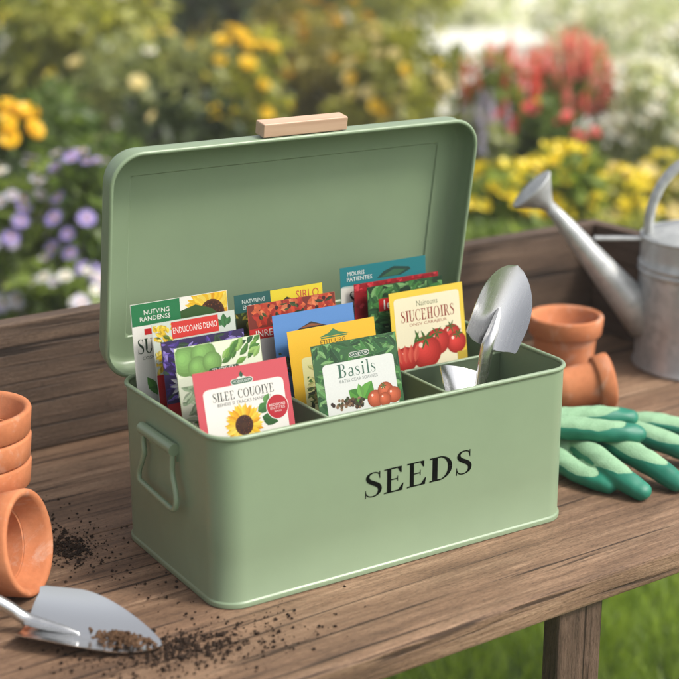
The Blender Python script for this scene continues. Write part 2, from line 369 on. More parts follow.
# ------------------------------------------------------------------ seed tin
BL, BW, BH, BR = .3884, .2016, .160, .026
tin = thing('seed_tin', 'open sage green metal storage tin lettered SEEDS with lid raised, centre of the bench', 'storage tin')
g = G()
base = [(-.004, .0004), (.0006, .0004), (.0016, .0010), (.0018, .0046), (.0014, .0056), (.0003, .0060), (0, .0066)]
walls = base + [(0, .05), (0, .10), (0, BH - .0035), (-.0014, BH - .0035), (-.0014, .10), (-.0014, .0485), (-.0034, .0465)]
sweep(g, BL, BW, BR, walls, fill_last=True, n=12); g.build('body', M_sage, tin, auto=50)
g = G(); sweep(g, BL, BW, BR, [(-.0002 + .0023 * math.cos(a), BH - .0023 + .0023 * math.sin(a)) for a in [2 * math.pi * k / 10 for k in range(10)]], closed=True, n=12); g.build('rim', M_sage, tin)
def divider(a, b, z0, z1):
    a = Vector((*a, 0)); b = Vector((*b, 0)); d = (b - a).normalized(); nrm = Vector((-d.y, d.x, 0)); g = G(); t = .0006
    sec = [(-t, z0), (-t, z1 - .001), (-.0018, z1 + .0002), (-.0016, z1 + .0014), (0, z1 + .002), (.0016, z1 + .0014), (.0018, z1 + .0002), (t, z1 - .001), (t, z0)]
    V = [tuple(p + nrm * o + Vector((0, 0, z))) for p in (a, b) for o, z in sec]; k = len(sec)
    F = [(i, i+1, k+i+1, k+i) for i in range(k-1)] + [tuple(range(k)), tuple(range(k, 2*k))]
    g.add(V, F); g.build('divider', M_sage, tin, auto=60)
divider((.1335, .0018), (.1335, .124), .0472, .141); divider((.2655, .0018), (.2655, .1155), .0472, .141)
divider((.2676, .114), (BL - .0018, .114), .0472, .141)
# SEEDS lettering, a thin raised enamel print
q, tw = serif('SEEDS', .035); g = G(); k = .1215 / tw
for i, p in enumerate(q):
    g.add([(.1465 + x * k, -.00025 - .000004 * (i % 24), .0745 + y * .0238) for x, y in p], [tuple(range(len(p)))])
me = mesh('lettering', g.v, g.f, False); link('lettering', me, tin, [M_ink])
# side handle on the left end
hb = thing('carry_handle', None, None); hb.parent = tin; del_keys = [hb.pop(kk) for kk in ('label', 'category') if kk in hb]
g = G(); g.tube([(-.0042, .141, .1285), (-.0042, .074, .1285)], .0056, 16); g.box((-.0016, .076, .116), (-.0002, .139, .1285)); g.build('bracket', M_sage, hb, auto=40)
def smooth_path(pts, sub=6):
    out = []; n = len(pts)
    for i in range(n - 1):
        p0, p1, p2, p3 = [Vector(pts[j]) for j in (max(i-1, 0), i, i+1, min(i+2, n-1))]
        for k in range(sub):
            t = k / sub; out.append(0.5*((2*p1) + (p2-p0)*t + (2*p0-5*p1+4*p2-p3)*t*t + (3*p1-p0-3*p2+p3)*t**3))
    out.append(Vector(pts[-1])); return out
g = G(); ux = lambda z: -.0045 - (.1285 - z) * .10
wire = [(.136, .1285), (.136, .118), (.133, .108), (.136, .098), (.1405, .088), (.140, .081), (.136, .0785), (.122, .0775), (.086, .0755), (.072, .075), (.066, .077), (.0635, .083), (.0665, .093), (.0735, .104), (.0755, .112), (.077, .1285)]
g.tube(smooth_path([(ux(z), y, z) for y, z in wire], 4), .0027, 10); g.build('bail', M_sage, hb)
for y in (.085, .130):
    g = G(); g.lathe([(0.0001, .0016), (.0022, .0012), (.003, 0)], 12); o = g.build('rivet', M_sage, hb); o.rotation_euler = (0, -R(90), 0); o.location = (-.0014, y, .119)
# lid
e, LWd, LD, LR = .0082, .2225, .027, .031; lean = R(9.48)
lidm = Matrix(((1, 0, 0), (0, -math.sin(lean), math.cos(lean)), (0, math.cos(lean), math.sin(lean)))).to_4x4()   # x along tin, y up the lid, z to the back
lid = bpy.data.objects.new('lid', None); col.objects.link(lid); lid.parent = tin
lid.matrix_local = Matrix.Translation((-e, BW + .0058, .1539)) @ lidm
LL = BL + 2 * e
g = G()
outer = [(0, .002), (0, LD - .010), (-.0013, LD - .0052), (-.004, LD - .0015), (-.0085, LD)]
prof = [(-.0014, .002)] + outer + [(-.0285, LD), (-.03, LD), (-.0312, LD + .0016), (-.0325, LD + .0016), (-.036, LD + .0016)]
sweep(g, LL, LWd, LR, prof, fill_last=True, n=12)
inner = [(-.0014, .002), (-.0014, LD - .0115), (-.0026, LD - .0068), (-.0052, LD - .003), (-.0095, LD - .0016), (-.0285, LD - .0015), (-.0298, LD - .0015), (-.0309, LD + .0001), (-.0322, LD + .0001), (-.036, LD + .0001)]
sweep(g, LL, LWd, LR, inner, fill_last=True, n=12); g.build('panel', M_sage, lid, auto=50)
g = G(); sweep(g, LL, LWd, LR, [(-.0004 + .0022 * math.cos(a), .0016 + .0022 * math.sin(a)) for a in [2 * math.pi * k / 10 for k in range(10)]], closed=True, n=12); g.build('lid_rim', M_sage, lid)
g = G(); g.box((.1545, LWd + .0012, .0045), (.2475, LWd + .0145, .0205)); o = g.build('wooden_grip', M_beech, lid, smooth=False); bevel(o, .0012, 3)
for x in (.168, .230):
    g = G(); g.tube([(x, LWd - .002, .0125), (x, LWd + .004, .0125)], .004, 12); g.build('grip_screw', M_hinge, lid)
for x in (.085, .303):
    g = G(); g.tube([(x - .016, .0, .0), (x + .016, .0, .0)], .0026, 12); g.box((x - .014, -.0008, -.018), (x + .014, .0004, -.0015)); o = g.build('hinge', M_hinge, tin); o.location = (0, BW + .0030, BH - .009)

# ------------------------------------------------------------------ seed packets
def lin(r, g_, b): return tuple(((c/255)/12.92 if c/255 <= .04045 else ((c/255+.055)/1.055)**2.4) for c in (r, g_, b))
class Art:
    """printed artwork on a packet front: x across, y up, each layer a hair in front of the last"""
    def __init__(s, w, h): s.w, s.h = w, h; s.p = []; s.t = []; s.d = .00003; s.rnd = random.Random(int(w * 1e6 + h * 1e5)); s.ys = .80; s.an = None
    def poly(s, pts, c, st=.000012, lst=None):
        sq = lambda y: s.h - (s.h - y) * s.ys
        pts = [(x, sq(y) if s.an is None else sq(s.an) + y - s.an) for x, y in pts]
        pts = [(min(max(x, .0004), s.w - .0004), min(max(y, .0), s.h - .0004)) for x, y in pts]
        s.d += st * .12; (s.p if lst is None else lst).append((pts, c, s.d))
    def rect(s, x0, y0, x1, y1, c): s.d += .000004; s.poly([(x0, y0), (x1, y0), (x1, y1), (x0, y1)], c)
    def rrect(s, x0, y0, x1, y1, r, c):
        s.d += .000004; s.poly([(x0 + x, y0 + y) for x, y in rrect(x1 - x0, y1 - y0, r, 0, 4)], c)
    def disc(s, cx, cy, r, c, n=20, sy=1): s.poly([(cx + r*math.cos(2*math.pi*i/n), cy + sy*r*math.sin(2*math.pi*i/n)) for i in range(n)], c)
    def leaf(s, x, y, l, wd, a, c, c2=None):
        ca, sa = math.cos(a), math.sin(a)
        f = lambda u, v: (x + u*l*ca - v*wd*sa, y + u*l*sa + v*wd*ca)
        up = [(0, 0), (.2, .34), (.45, .5), (.7, .36), (1, 0)]
        s.poly([f(u, v) for u, v in up] , c); s.poly([f(u, -v) for u, v in up][::-1], c2 or tuple(q * .72 for q in c), .000004)
    def sunflower(s, cx, cy, r, a0=0, a1=360, n=19):
        for ring, rr in ((0, 1.0), (1, .88)):
            for i in range(n):
                a = R(a0 + (a1-a0) * (i + .5 * ring) / n) + s.rnd.uniform(-.06, .06)
                c = s.rnd.choice([lin(246,196,40), lin(250,210,70), lin(236,170,25), lin(252,222,95)])
                s.leaf(cx + .30*r*math.cos(a), cy + .30*r*math.sin(a), r*.70*rr*s.rnd.uniform(.9, 1.05), r*.24, a, c, tuple(q*.82 for q in c))
        s.disc(cx, cy, r*.44, lin(86,48,22)); s.disc(cx, cy, r*.38, lin(58,28,14))
        for k in range(40):
            a = k * 2.4; q = r*.37*math.sqrt(k/40); s.disc(cx + q*math.cos(a), cy + q*math.sin(a), r*.028, s.rnd.choice([lin(120,70,28), lin(96,50,22), lin(40,20,12)]), 5)
        s.disc(cx, cy, r*.13, lin(70,40,16), 10)
    def tomato(s, cx, cy, r, sy=.92, c=(204, 38, 24)):
        b = lin(*c)
        for k in range(7):
            q = k / 6; s.disc(cx - r*.22*q, cy + r*.22*q, r*(1 - .80*q), tuple(min(1, x*(.62 + .62*q) + .03*q) for x in b), 22, sy)
        s.disc(cx - r*.34, cy + r*.42, r*.14, lin(255,214,196), 10)
    def calyx(s, cx, cy, r):
        for k in range(6): s.leaf(cx, cy, r*s.rnd.uniform(.7, 1), r*.22, R(k*60 + s.rnd.uniform(-15, 15)), lin(66,108,40))
    def foliage(s, x0, y0, x1, y1, n, cols, l=(.010, .018), ratio=.42, ang=None):
        for k in range(n):
            c = s.rnd.choice(cols); L_ = s.rnd.uniform(*l); a = s.rnd.uniform(0, 2*math.pi) if ang is None else R(s.rnd.uniform(*ang))
            x = s.rnd.uniform(x0, x1); y = s.rnd.uniform(y0, y1)
            ca, sa = math.cos(a), math.sin(a)
            f = lambda u, v: (min(max(x + u*L_*ca - v*L_*ratio*sa, x0), x1), min(max(y + u*L_*sa + v*L_*ratio*ca, y0), y1))
            up = [(0, 0), (.2, .34), (.45, .5), (.7, .36), (1, 0)]
            s.poly([f(u, v) for u, v in up], c, .000006); s.poly([f(u, -v) for u, v in up][::-1], tuple(q*.65 for q in c), .000001)
            s.poly([f(.05, .02), f(.95, .02), f(.95, -.02), f(.05, -.02)], tuple(min(1, q*1.5 + .03) for q in c), .000001)
    def text(s, txt, cx, cy, width, height, c, kind='sans'):
        polys, tw = (serif(txt)[:2] if kind == 'serif' else sans(txt)[:2]); th_ = 1.0 if kind == 'serif' else sans(txt)[2]
        s.d += .000004
        line = []; s.t.append(line)
        for q in polys: s.poly([(cx - width/2 + x*width/tw, cy - height/2 + y*height/th_) for x, y in q], c, .0000008, line)
    def meshof(s, lst, name):
        v = []; f = []; cols = []
        for pts, c, d in lst:
            b = len(v); v += [(x, -d, y) for x, y in pts]; f.append(tuple(range(b, b + len(pts)))); cols += [tuple(q * .66 for q in c) + (1,)] * len(pts)
        me = mesh(name, v, f, False); at = me.color_attributes.new('Col', 'FLOAT_COLOR', 'CORNER')
        at.data.foreach_set('color', np.array(cols, dtype=np.float32).ravel()); return me
def anchored(fn):
    def f(s, *a, **k):
        own = s.an is None
        if own: s.an = a[2] if fn.__name__ == 'text' else a[1]
        fn(s, *a, **k)
        if own: s.an = None
    return f
for nm in ('disc', 'leaf', 'sunflower', 'tomato', 'calyx', 'text'): setattr(Art, nm, anchored(getattr(Art, nm)))
def packet(label, x, ytop, z_top, wd, h, lean_deg, yaw_deg, body, draw, edge=None):
    """x = left top corner, ytop/z_top = where the top edge stands; stands on the tray"""
    lean_ = R(lean_deg); bot = Vector((x, ytop - h*math.sin(lean_), z_top - h*math.cos(lean_)))
    t = thing('seed_packet', label, 'seed packet', bot, (-lean_, 0, R(yaw_deg)), 'seed packets standing in the tin')
    th_ = .0016; g = G(); nx, nz = 6, 8; V = []; F = []
    for side in (0, 1):
        for j in range(nz + 1):
            for i in range(nx + 1):
                a, b = i/nx, j/nz; edge_ = min(a, 1-a, b, 1-b) ; th2 = .0003 + th_ * min(1, edge_ * 4.5)
                V.append((a*wd, 0 if side == 0 else th2, b*h))
    K = (nx+1)*(nz+1)
    for j in range(nz):
        for i in range(nx):
            q = (j*(nx+1)+i, j*(nx+1)+i+1, (j+1)*(nx+1)+i+1, (j+1)*(nx+1)+i); F.append(q); F.append(tuple(k + K for k in q[::-1]))
    rim = [j for j in range(nx+1)] + [(j+1)*(nx+1)+nx for j in range(nz)] + [nz*(nx+1)+nx-1-j for j in range(nx)] + [(nz-1-j)*(nx+1) for j in range(nz-1)]
    for a, b in zip(rim, rim[1:] + rim[:1]): F.append((b, a, a + K, b + K))
    me = mesh('sleeve', V, F, False); at = me.color_attributes.new('Col', 'FLOAT_COLOR', 'CORNER'); n = len(me.loops)
    at.data.foreach_set('color', np.tile(np.array([q * .66 for q in body] + [1], dtype=np.float32), n)); link('sleeve', me, t, [M_print])
    A = Art(wd, h); A.ys = {'p5': .72, 'p10': .74, 'p14': .83}.get(draw.__name__, .80); draw(A)
    if A.p: link('artwork', A.meshof(A.p, 'artwork'), t, [M_print])
    for line in A.t: link('lettering', A.meshof(line, 'lettering'), t, [M_print])
    return t
WHITE = lin(236,234,226); CREAM = lin(240,228,186); GREEN = lin(34,120,72); LEAFS = [lin(64,124,60), lin(46,100,52), lin(96,150,84), lin(36,84,46), lin(120,168,104)]
def emblem(A, cx, cy, wd, txt, c=lin(40,92,66)):
    A.rrect(cx-wd/2-.0006, cy-.0036, cx+wd/2+.0006, cy+.0036, .0012, lin(226,232,220)); A.rrect(cx-wd/2, cy-.003, cx+wd/2, cy+.003, .001, c)
    A.poly([(cx-.005, cy+.0036), (cx+.005, cy+.0036), (cx, cy+.0075)], lin(226,232,220)); A.leaf(cx, cy+.0038, .0062, .004, R(90), c)
    A.text(txt, cx, cy, wd*.84, .0026, lin(240,242,236))

def p1(A):   # white packet, green corner, sunflower
    w_, h = A.w, A.h
    A.rect(w_*.50, h-.026, w_, h, lin(238,236,226)); A.sunflower(w_*.83, h-.024, .030, 0, 200, 15)
    A.rect(0, h-.050, w_, h-.026, WHITE)
    A.poly([(w_*.46, h-.026), (w_*.50, h-.016), (w_*.66, h-.011), (w_*.82, h-.018), (w_*.9, h-.026)], lin(52,86,40))
    A.rect(0, h-.026, w_*.50, h, GREEN)
    A.text('NUTVING', w_*.26, h-.0110, .026, .0044, WHITE); A.text('RANDENSS', w_*.24, h-.0185, .031, .0044, WHITE)
    A.rect(.012, h-.037, .030, h-.030, lin(196,32,36)); A.text('SUN', .0165, h-.050, .025, .0140, lin(28,58,36), 'serif')
    A.text('COSMISANE', .021, h-.064, .026, .003, lin(90,100,90))
    A.disc(.046, h-.092, .019, lin(40,96,44)); A.disc(.049, h-.094, .014, lin(62,126,58)); A.disc(.052, h-.110, .014, lin(142,84,36)); A.disc(.050, h-.107, .008, lin(178,118,60))
    A.leaf(.020, h-.106, .018, .009, R(120), lin(86,150,62)); A.leaf(.03, h-.108, .02, .009, R(160), lin(70,134,52))
def p2(A):   # yellow blossom, red label, grey lettering
    w_, h = A.w, A.h
    A.rect(0, h-.034, w_, h, lin(202,212,200)); A.leaf(w_-.012, h-.019, .014, .008, R(90), lin(60,120,66)); A.leaf(w_-.015, h-.016, .009, .006, R(125), lin(60,120,66)); A.leaf(w_-.010, h-.016, .009, .006, R(55), lin(60,120,66))
    A.foliage(.001, h-.060, .024, h-.003, 70, [lin(240,206,60), lin(226,186,40), lin(246,222,110), lin(96,120,40)], (.005, .010), .6)
    A.rect(.020, h-.0215, w_-.018, h-.002, lin(210,54,46)); A.text('ENDUCOANS DENIO', w_*.51, h-.012, .046, .0058, WHITE)
    A.text('SNTDA REG SEG', w_*.55, h-.030, .052, .0062, lin(96,92,78)); A.rect(0, h-.16, w_, h-.060, lin(190,22,30))
def p3(A):   # lavender
    w_, h = A.w, A.h; A.rect(0, 0, w_, h-.072, lin(186,24,34)); A.rect(0, h-.072, w_, h, lin(52,40,86))
    A.foliage(0, h-.070, w_, h, 170, [lin(92,70,160), lin(126,104,196), lin(70,52,130), lin(156,140,214), lin(58,84,62)], (.007, .015), .34)
    for k in range(12): A.leaf(.018, h-.052, .014, .004, R(k*30), lin(214,214,222))
def p4(A):   # pale green vegetables
    w_, h = A.w, A.h; A.rect(0, h-.034, w_, h, lin(228,236,210))
    for cx, cy, r in ((.010, h-.016, .014), (.028, h-.012, .013), (.022, h-.026, .011), (.036, h-.022, .010)):
        for k in range(5): A.disc(cx-r*.12*k/2, cy+r*.12*k/2, r*(1-k*.19), tuple(q*(.7+.13*k) for q in lin(124,172,92)), 18)
    for k in range(26): A.leaf(w_*.52 + A.rnd.uniform(0, .034), h-.030 + A.rnd.uniform(0, .022), .013, .0055, R(A.rnd.uniform(10, 70)), A.rnd.choice([lin(116,166,74), lin(150,192,104), lin(78,130,58), lin(44,88,48)]))
    A.rect(0, 0, w_, h-.034, lin(214,222,200)); A.rrect(w_*.36, h-.036, w_*.72, h-.029, .001, lin(36,84,60)); A.text('THEIREN', w_*.54, h-.0325, .024, .0042, WHITE)
    A.foliage(.002, h-.085, .020, h-.044, 14, [lin(176,196,166), lin(150,176,142)], (.010, .018)); A.foliage(.002, h-.12, .03, h-.085, 40, [lin(70,124,60), lin(104,154,86)], (.008, .014))
def p5(A):   # pink-red, sunflower
    w_, h = A.w, A.h; A.rrect(.0075, -.01, w_-.006, h-.0225, .006, WHITE)
    emblem(A, w_*.50, h-.0190, .021, 'HODUUSUM')
    A.text('SILEE COUOIYE', w_*.50, h-.0340, .062, .0080, lin(44,50,44), 'serif'); A.text('BEHEIIS SI TRACKS NANDERS', w_*.50, h-.0440, .054, .0030, lin(92,96,92))
    A.leaf(w_*.62, h-.061, .014, .010, R(25), lin(64,124,58)); A.leaf(w_*.66, h-.068, .017, .012, R(-25), lin(50,104,48)); A.leaf(w_*.70, h-.052, .010, .007, R(55), lin(96,150,80))
    A.sunflower(w_*.46, h-.0735, .0205); A.disc(w_*.835, h-.059, .0115, WHITE, 28); A.disc(w_*.835, h-.059, .0108, lin(186,34,48), 28)
    A.text('REDOONS', w_*.835, h-.0562, .0165, .0024, WHITE); A.text('ENTITES', w_*.835, h-.0606, .0150, .0024, WHITE); A.text('SEMOES', w_*.835, h-.0648, .0075, .0013, WHITE)
def p6(A):   # teal and yellow
    w_, h = A.w, A.h; A.rect(w_*.40, 0, w_, h, lin(228,208,52)); A.text('NATVRING', w_*.21, h-.009, .025, .0040, lin(214,224,216)); A.text('ENDA', w_*.16, h-.0160, .014, .0040, lin(214,224,216))
    A.rect(0, h-.06, .030, h-.022, lin(50,60,30)); A.foliage(0, h-.06, .030, h-.022, 30, [lin(150,140,50), lin(90,110,40)], (.006, .012))
    A.poly([(.046, h-.020), (.058, h-.011), (.072, h-.020)], lin(44,54,34)); A.text('SIRLO', w_*.82, h-.011, .026, .0085, lin(196,70,60))
def p7(A):   # orange poppies
    w_, h = A.w, A.h; A.rect(0, h-.030, w_, h, lin(120,44,32))
    for k in range(16):
        x = A.rnd.uniform(.006, w_-.006); y = h - A.rnd.uniform(.004, .026)
        for j in range(6): A.leaf(x, y, .010, .008, R(j*60 + A.rnd.uniform(-20, 20)), A.rnd.choice([lin(206,74,44), lin(224,106,62), lin(184,52,38), lin(232,132,86)]))
        A.disc(x, y, .0022, lin(60,26,24), 8)
    A.foliage(0, h-.030, w_, h-.004, 22, [lin(70,86,40), lin(52,60,32)], (.006, .012))
    A.rect(0, h-.042, .036, h-.029, lin(196,40,38)); A.text('INRE', .016, h-.0355, .018, .0065, WHITE); A.rect(0, 0, w_, h-.042, lin(206,202,196))
def p8(A):   # blue
    w_, h = A.w, A.h
    A.poly([(.020, h-.024), (.042, h-.014), (.064, h-.024)], lin(52,48,44)); A.poly([(.028, h-.020), (.042, h-.0165), (.056, h-.020)], lin(148,86,50)); A.rect(.022, h-.0275, .062, h-.0245, lin(40,52,90))
    A.foliage(.003, h-.075, .030, h-.045, 24, [lin(70,90,60), lin(96,120,90)], (.008, .014))
def p9(A):   # golden yellow with pale panel
    w_, h = A.w, A.h; A.rrect(.012, -.01, w_-.008, h-.034, .004, lin(226,222,160))
    A.poly([(.034, h-.0135), (.045, h-.0095), (.0505, h-.005), (.056, h-.0095), (.068, h-.0135)], lin(70,128,82)); A.rect(.036, h-.0158, .066, h-.0142, lin(70,128,82)); A.text('ETITUURG', w_*.50, h-.0200, .028, .0044, lin(72,64,30), 'sans')
    A.foliage(.016, h-.07, .032, h-.038, 12, [lin(90,130,60), lin(206,206,130)], (.008, .013)); A.foliage(.014, h-.10, .05, h-.07, 45, [lin(60,70,50), lin(96,116,60), lin(160,150,90)], (.008, .014))
def p10(A):  # basil
    w_, h = A.w, A.h; A.foliage(0, h-.11, w_, h, 230, LEAFS, (.012, .024), .40)
    A.rrect(.009, -.01, w_-.006, h-.026, .005, lin(222,226,220)); A.rrect(w_*.42, h-.0225, w_*.66, h-.016, .001, WHITE); A.rrect(w_*.425, h-.022, w_*.655, h-.0165, .001, lin(40,92,66)); A.text('SANEVOR', w_*.54, h-.0192, .019, .0026, WHITE)
    A.text('Basils', w_*.49, h-.0370, .042, .0125, lin(60,104,84), 'serif'); A.text('PATES CEAR SOAUSES', w_*.50, h-.0500, .042, .0030, lin(128,140,134))
    A.leaf(w_*.52, h-.078, .020, .016, R(55), lin(98,164,66), lin(74,140,52)); A.leaf(w_*.51, h-.078, .018, .014, R(140), lin(84,150,56), lin(62,124,46)); A.leaf(w_*.51, h-.075, .014, .008, R(100), lin(112,176,80))
    for k in range(70): A.disc(w_*.36 + A.rnd.gauss(0, .0075), h-.079 + A.rnd.gauss(0, .0035), A.rnd.uniform(.0012, .002), A.rnd.choice([lin(52,38,30), lin(96,70,50), lin(140,112,86), lin(60,70,40)]), 7)
    for x, y, r in ((.66, .0795, .0088), (.79, .072, .0088), (.88, .079, .0082), (.77, .0825, .0070)): A.tomato(w_*x, h-y, r, .95, (196, 92, 50))
    A.calyx(w_*.77, h-.066, .005)
def p11(A):  # teal
    w_, h = A.w, A.h; A.rect(0, 0, w_, h-.026, lin(218,216,206)); A.rect(.002, h-.0265, w_*.45, h-.0245, lin(180,196,190))
    A.text('MOURIS', w_*.18, h-.009, .020, .0043, WHITE); A.text('PATIENTES', w_*.22, h-.0162, .030, .0043, WHITE)
    A.poly([(w_*.42, h-.020), (w_*.50, h-.012), (w_*.62, h-.0075), (w_*.80, h-.011), (w_*.82, h-.0145), (w_*.70, h-.020)], lin(30,66,58)); A.poly([(w_*.46, h-.0195), (w_*.62, h-.011), (w_*.76, h-.014), (w_*.66, h-.0195)], lin(50,100,70))
    A.text('SU', .020, h-.042, .02, .016, lin(28,40,36), 'serif')
def p12(A):  # red berries
    w_, h = A.w, A.h; A.rect(0, h-.04, w_, h, lin(150,20,30))
    for k in range(150): A.disc(A.rnd.uniform(.001, w_-.001), h - A.rnd.uniform(.0, .040), A.rnd.uniform(.0014, .0026), A.rnd.choice([lin(196,34,46), lin(166,22,36), lin(214,66,76), lin(126,16,26)]), 7)
def p13(A):  # green herb
    w_, h = A.w, A.h; A.rect(0, h-.07, w_, h, lin(22,54,32)); A.foliage(0, h-.07, w_, h, 200, LEAFS, (.012, .022), .40); A.rect(.013, h-.033, .034, h-.017, lin(190,32,34)); A.text('Ie', .024, h-.025, .010, .010, WHITE)
def p14(A):  # tomato packet
    w_, h = A.w, A.h; A.rrect(.005, -.01, w_-.005, h-.008, .004, lin(242,234,200))
    A.text('Nairouns', w_*.50, h-.017, .026, .0058, lin(110,120,90)); A.text('SIUCEHOIRS', w_*.50, h-.031, .066, .0115, lin(150,46,38), 'serif'); A.text('DNSV CARAJEUR', w_*.50, h-.0425, .046, .0038, lin(166,84,66))
    for x, y, r in ((.80, .062, .0115), (.86, .073, .0125), (.60, .068, .0150), (.44, .078, .0185), (.16, .083, .014)): A.tomato(w_*x, h-y, r)
    for x in (.10, .16, .22, .28): A.leaf(w_*x, h-.088, .019, .007, R(110 - x*120), lin(222,96,76), lin(206,70,56))
    for x, y, r in ((.44, .062, .013), (.60, .057, .009), (.80, .052, .008), (.88, .063, .008)): A.calyx(w_*x, h-y, r)
    A.leaf(w_*.28, h-.066, .015, .003, R(60), lin(70,112,46)); A.leaf(w_*.36, h-.064, .014, .003, R(110), lin(70,112,46)); A.leaf(w_*.30, h-.064, .013, .0025, R(20), lin(70,112,46))
    A.rect(w_*.86, h-.12, w_, h-.085, lin(196,170,60))
PK = [
 ('white seed packet with green corner and half sunflower, backmost on the left', 0.0048, 0.1760, 0.2345, .100, 6, 0, WHITE, p1),
 ('seed packet with red label and yellow blossoms, second from the back on the left', 0.0171, 0.1570, 0.2195, .087, 9, 1.5, lin(200,206,196), p2),
 ('purple lavender seed packet behind the pale green vegetable packet', 0.0170, 0.1390, 0.2065, .085, 9.5, 0, lin(60,46,96), p3),
 ('pale green seed packet with green vegetables, just behind the pink sunflower packet', 0.0163, 0.1110, 0.2080, .087, 12, 0, lin(206,222,176), p4),
 ('pink red seed packet with whole sunflower on white panel and round red badge', 0.0150, 0.0740, 0.1950, .0945, 15, 0, lin(206,82,92), p5),
 ('teal and yellow seed packet, backmost in the middle compartment', 0.1144, 0.1800, 0.2262, .099, 7, 0, lin(36,92,88), p6),
 ('seed packet covered in orange red poppies with small red label', 0.1190, 0.1630, 0.2198, .098, 9, 0, lin(190,84,60), p7),
 ('plain sky blue seed packet between the poppy packet and the yellow one', 0.1365, 0.1460, 0.2112, .091, 11, 0, lin(92,142,204), p8),
 ('golden yellow seed packet with green hill emblem behind the basil packet', 0.1422, 0.1280, 0.1992, .098, 13, 0, lin(238,188,46), p9),
 ('seed packet framed in green leaves titled Basils with tomatoes on white panel', 0.1378, 0.0780, 0.1985, .0935, 15, 0, lin(52,96,56), p10),
 ('teal and white seed packet, backmost on the right by the lid', 0.2346, 0.1810, 0.2368, .104, 4, 0, lin(26,122,130), p11),
 ('deep red berry seed packet between the teal packet and the green herb one', 0.2454, 0.1720, 0.2204, .103, 5, 0, lin(168,28,40), p12),
 ('dark green herb seed packet with small red label behind the tomato packet', 0.2537, 0.1610, 0.2188, .092, 6, 0, lin(30,70,42), p13),
 ('yellow edged cream seed packet with red tomatoes beside the upright trowel', 0.2715, 0.1490, 0.2123, .0905, 10, 0, lin(238,206,70), p14),
]
for lab, x, yt, zt, wd, le, ya, body, dr in PK:
    h = (zt - .0485) / math.cos(R(le)); packet(lab, x, yt, zt, wd, h, le, ya, body, dr)

# ------------------------------------------------------------------ trowels
def blade(Ln, hw, depth, tipz, taper=(1.9, .80), ns=26, nt_=16, thick=.0014):
    """gutter shaped blade, x from shoulders to tip"""
    g = G(); V = []; F = []
    for i in range(ns + 1):
        s = i / ns; x = s * Ln
        if s < .34: wv = 1 - .05 * ((.34 - s) / .34)
        else: q = (s - .34) / .66; wv = (1 - q ** taper[0]) ** taper[1] if q < 1 else 0
        if s < .07: wv *= 1 - .13 * (1 - s / .07) ** 2.2
        wv = max(wv, .012)
        for j in range(nt_ + 1):
            t = j / nt_ * 2 - 1
            y = t * hw * wv; z = depth * (y / hw) ** 2 * (1 - .45 * s * s) + tipz * s ** 2.5
            V.append((x + (.16 * hw * t * t * t * t if s < .03 else .0), y, z))
    top = len(V)
    V += [(x, y, z - thick) for x, y, z in V]
    for i in range(ns):
        for j in range(nt_):
            a = i*(nt_+1)+j; q = (a, a+nt_+1, a+nt_+2, a+1); F.append(q); F.append(tuple(k + top for k in q[::-1]))
    rim = [j for j in range(nt_+1)] + [(i+1)*(nt_+1)+nt_ for i in range(ns)] + [ns*(nt_+1)+nt_-1-j for j in range(nt_)] + [(ns-1-i)*(nt_+1) for i in range(ns-1)]
    for a, b in zip(rim, rim[1:] + rim[:1]): F.append((a, b, b + top, a + top))
    g.add(V, F); return g
def trowel(label, mtx, Ln, hw, depth, stem_pts, handle, bm_=None, taper=(1.9, .80)):
    t = thing('hand_trowel', label, 'trowel'); t.matrix_world = mtx
    blade(Ln, hw, depth, .004, taper).build('blade', bm_ or M_steel, t, auto=50)
    g = G(); sp = smooth_path([p for p, r in stem_pts], 5); rr = []
    n = len(stem_pts)
    for i in range(n - 1):
        for k in range(5): rr.append(stem_pts[i][1] * (1 - k/5) + stem_pts[i+1][1] * k/5)
    rr.append(stem_pts[-1][1]); g.tube(sp, rr, 14); g.build('shank', M_steel, t)
    a, b, r = handle; a = Vector(a); b = Vector(b); d = (b - a)
    g = G(); g.tube([a - d.normalized()*.0, a + d.normalized()*.014], r*.92, 20); g.build('ferrule', M_steel, t, auto=40)
    g = G(); g.tube([a + d*q for q in (.12, .16, .3, .5, .75, .92, .98, 1)], [r*.95, r*1.08, r*1.15, r*1.05, r*1.15, r*1.2, r*.95, r*.3], 20); g.build('handle', M_beech, t)
    return t
def frame(o, x, up):
    x = Vector(x).normalized(); up = Vector(up); y = up.cross(x).normalized(); z = x.cross(y)
    return Matrix(((x.x, y.x, z.x, o[0]), (x.y, y.y, z.y, o[1]), (x.z, y.z, z.z, o[2]), (0, 0, 0, 1)))
# on the bench, tip to the right, far edge raised
trowel('steel hand trowel lying on the bench front with soil on its blade', frame((-.1535, .0630, .0050), (.66, -.75, -.012), (-.25, -.23, 1)), .126, .0300, .022,
       [((.050, 0, .0004), .0010), ((.038, 0, .0026), .0034), ((.018, 0, .0054), .0050), ((.002, 0, .0090), .0056), ((-.010, 0, .0180), .0056), ((-.024, 0, .0260), .0056), ((-.034, 0, .0275), .0062)], ((-.032, 0, .0275), (-.145, 0, .020), .0085), M_brushed)
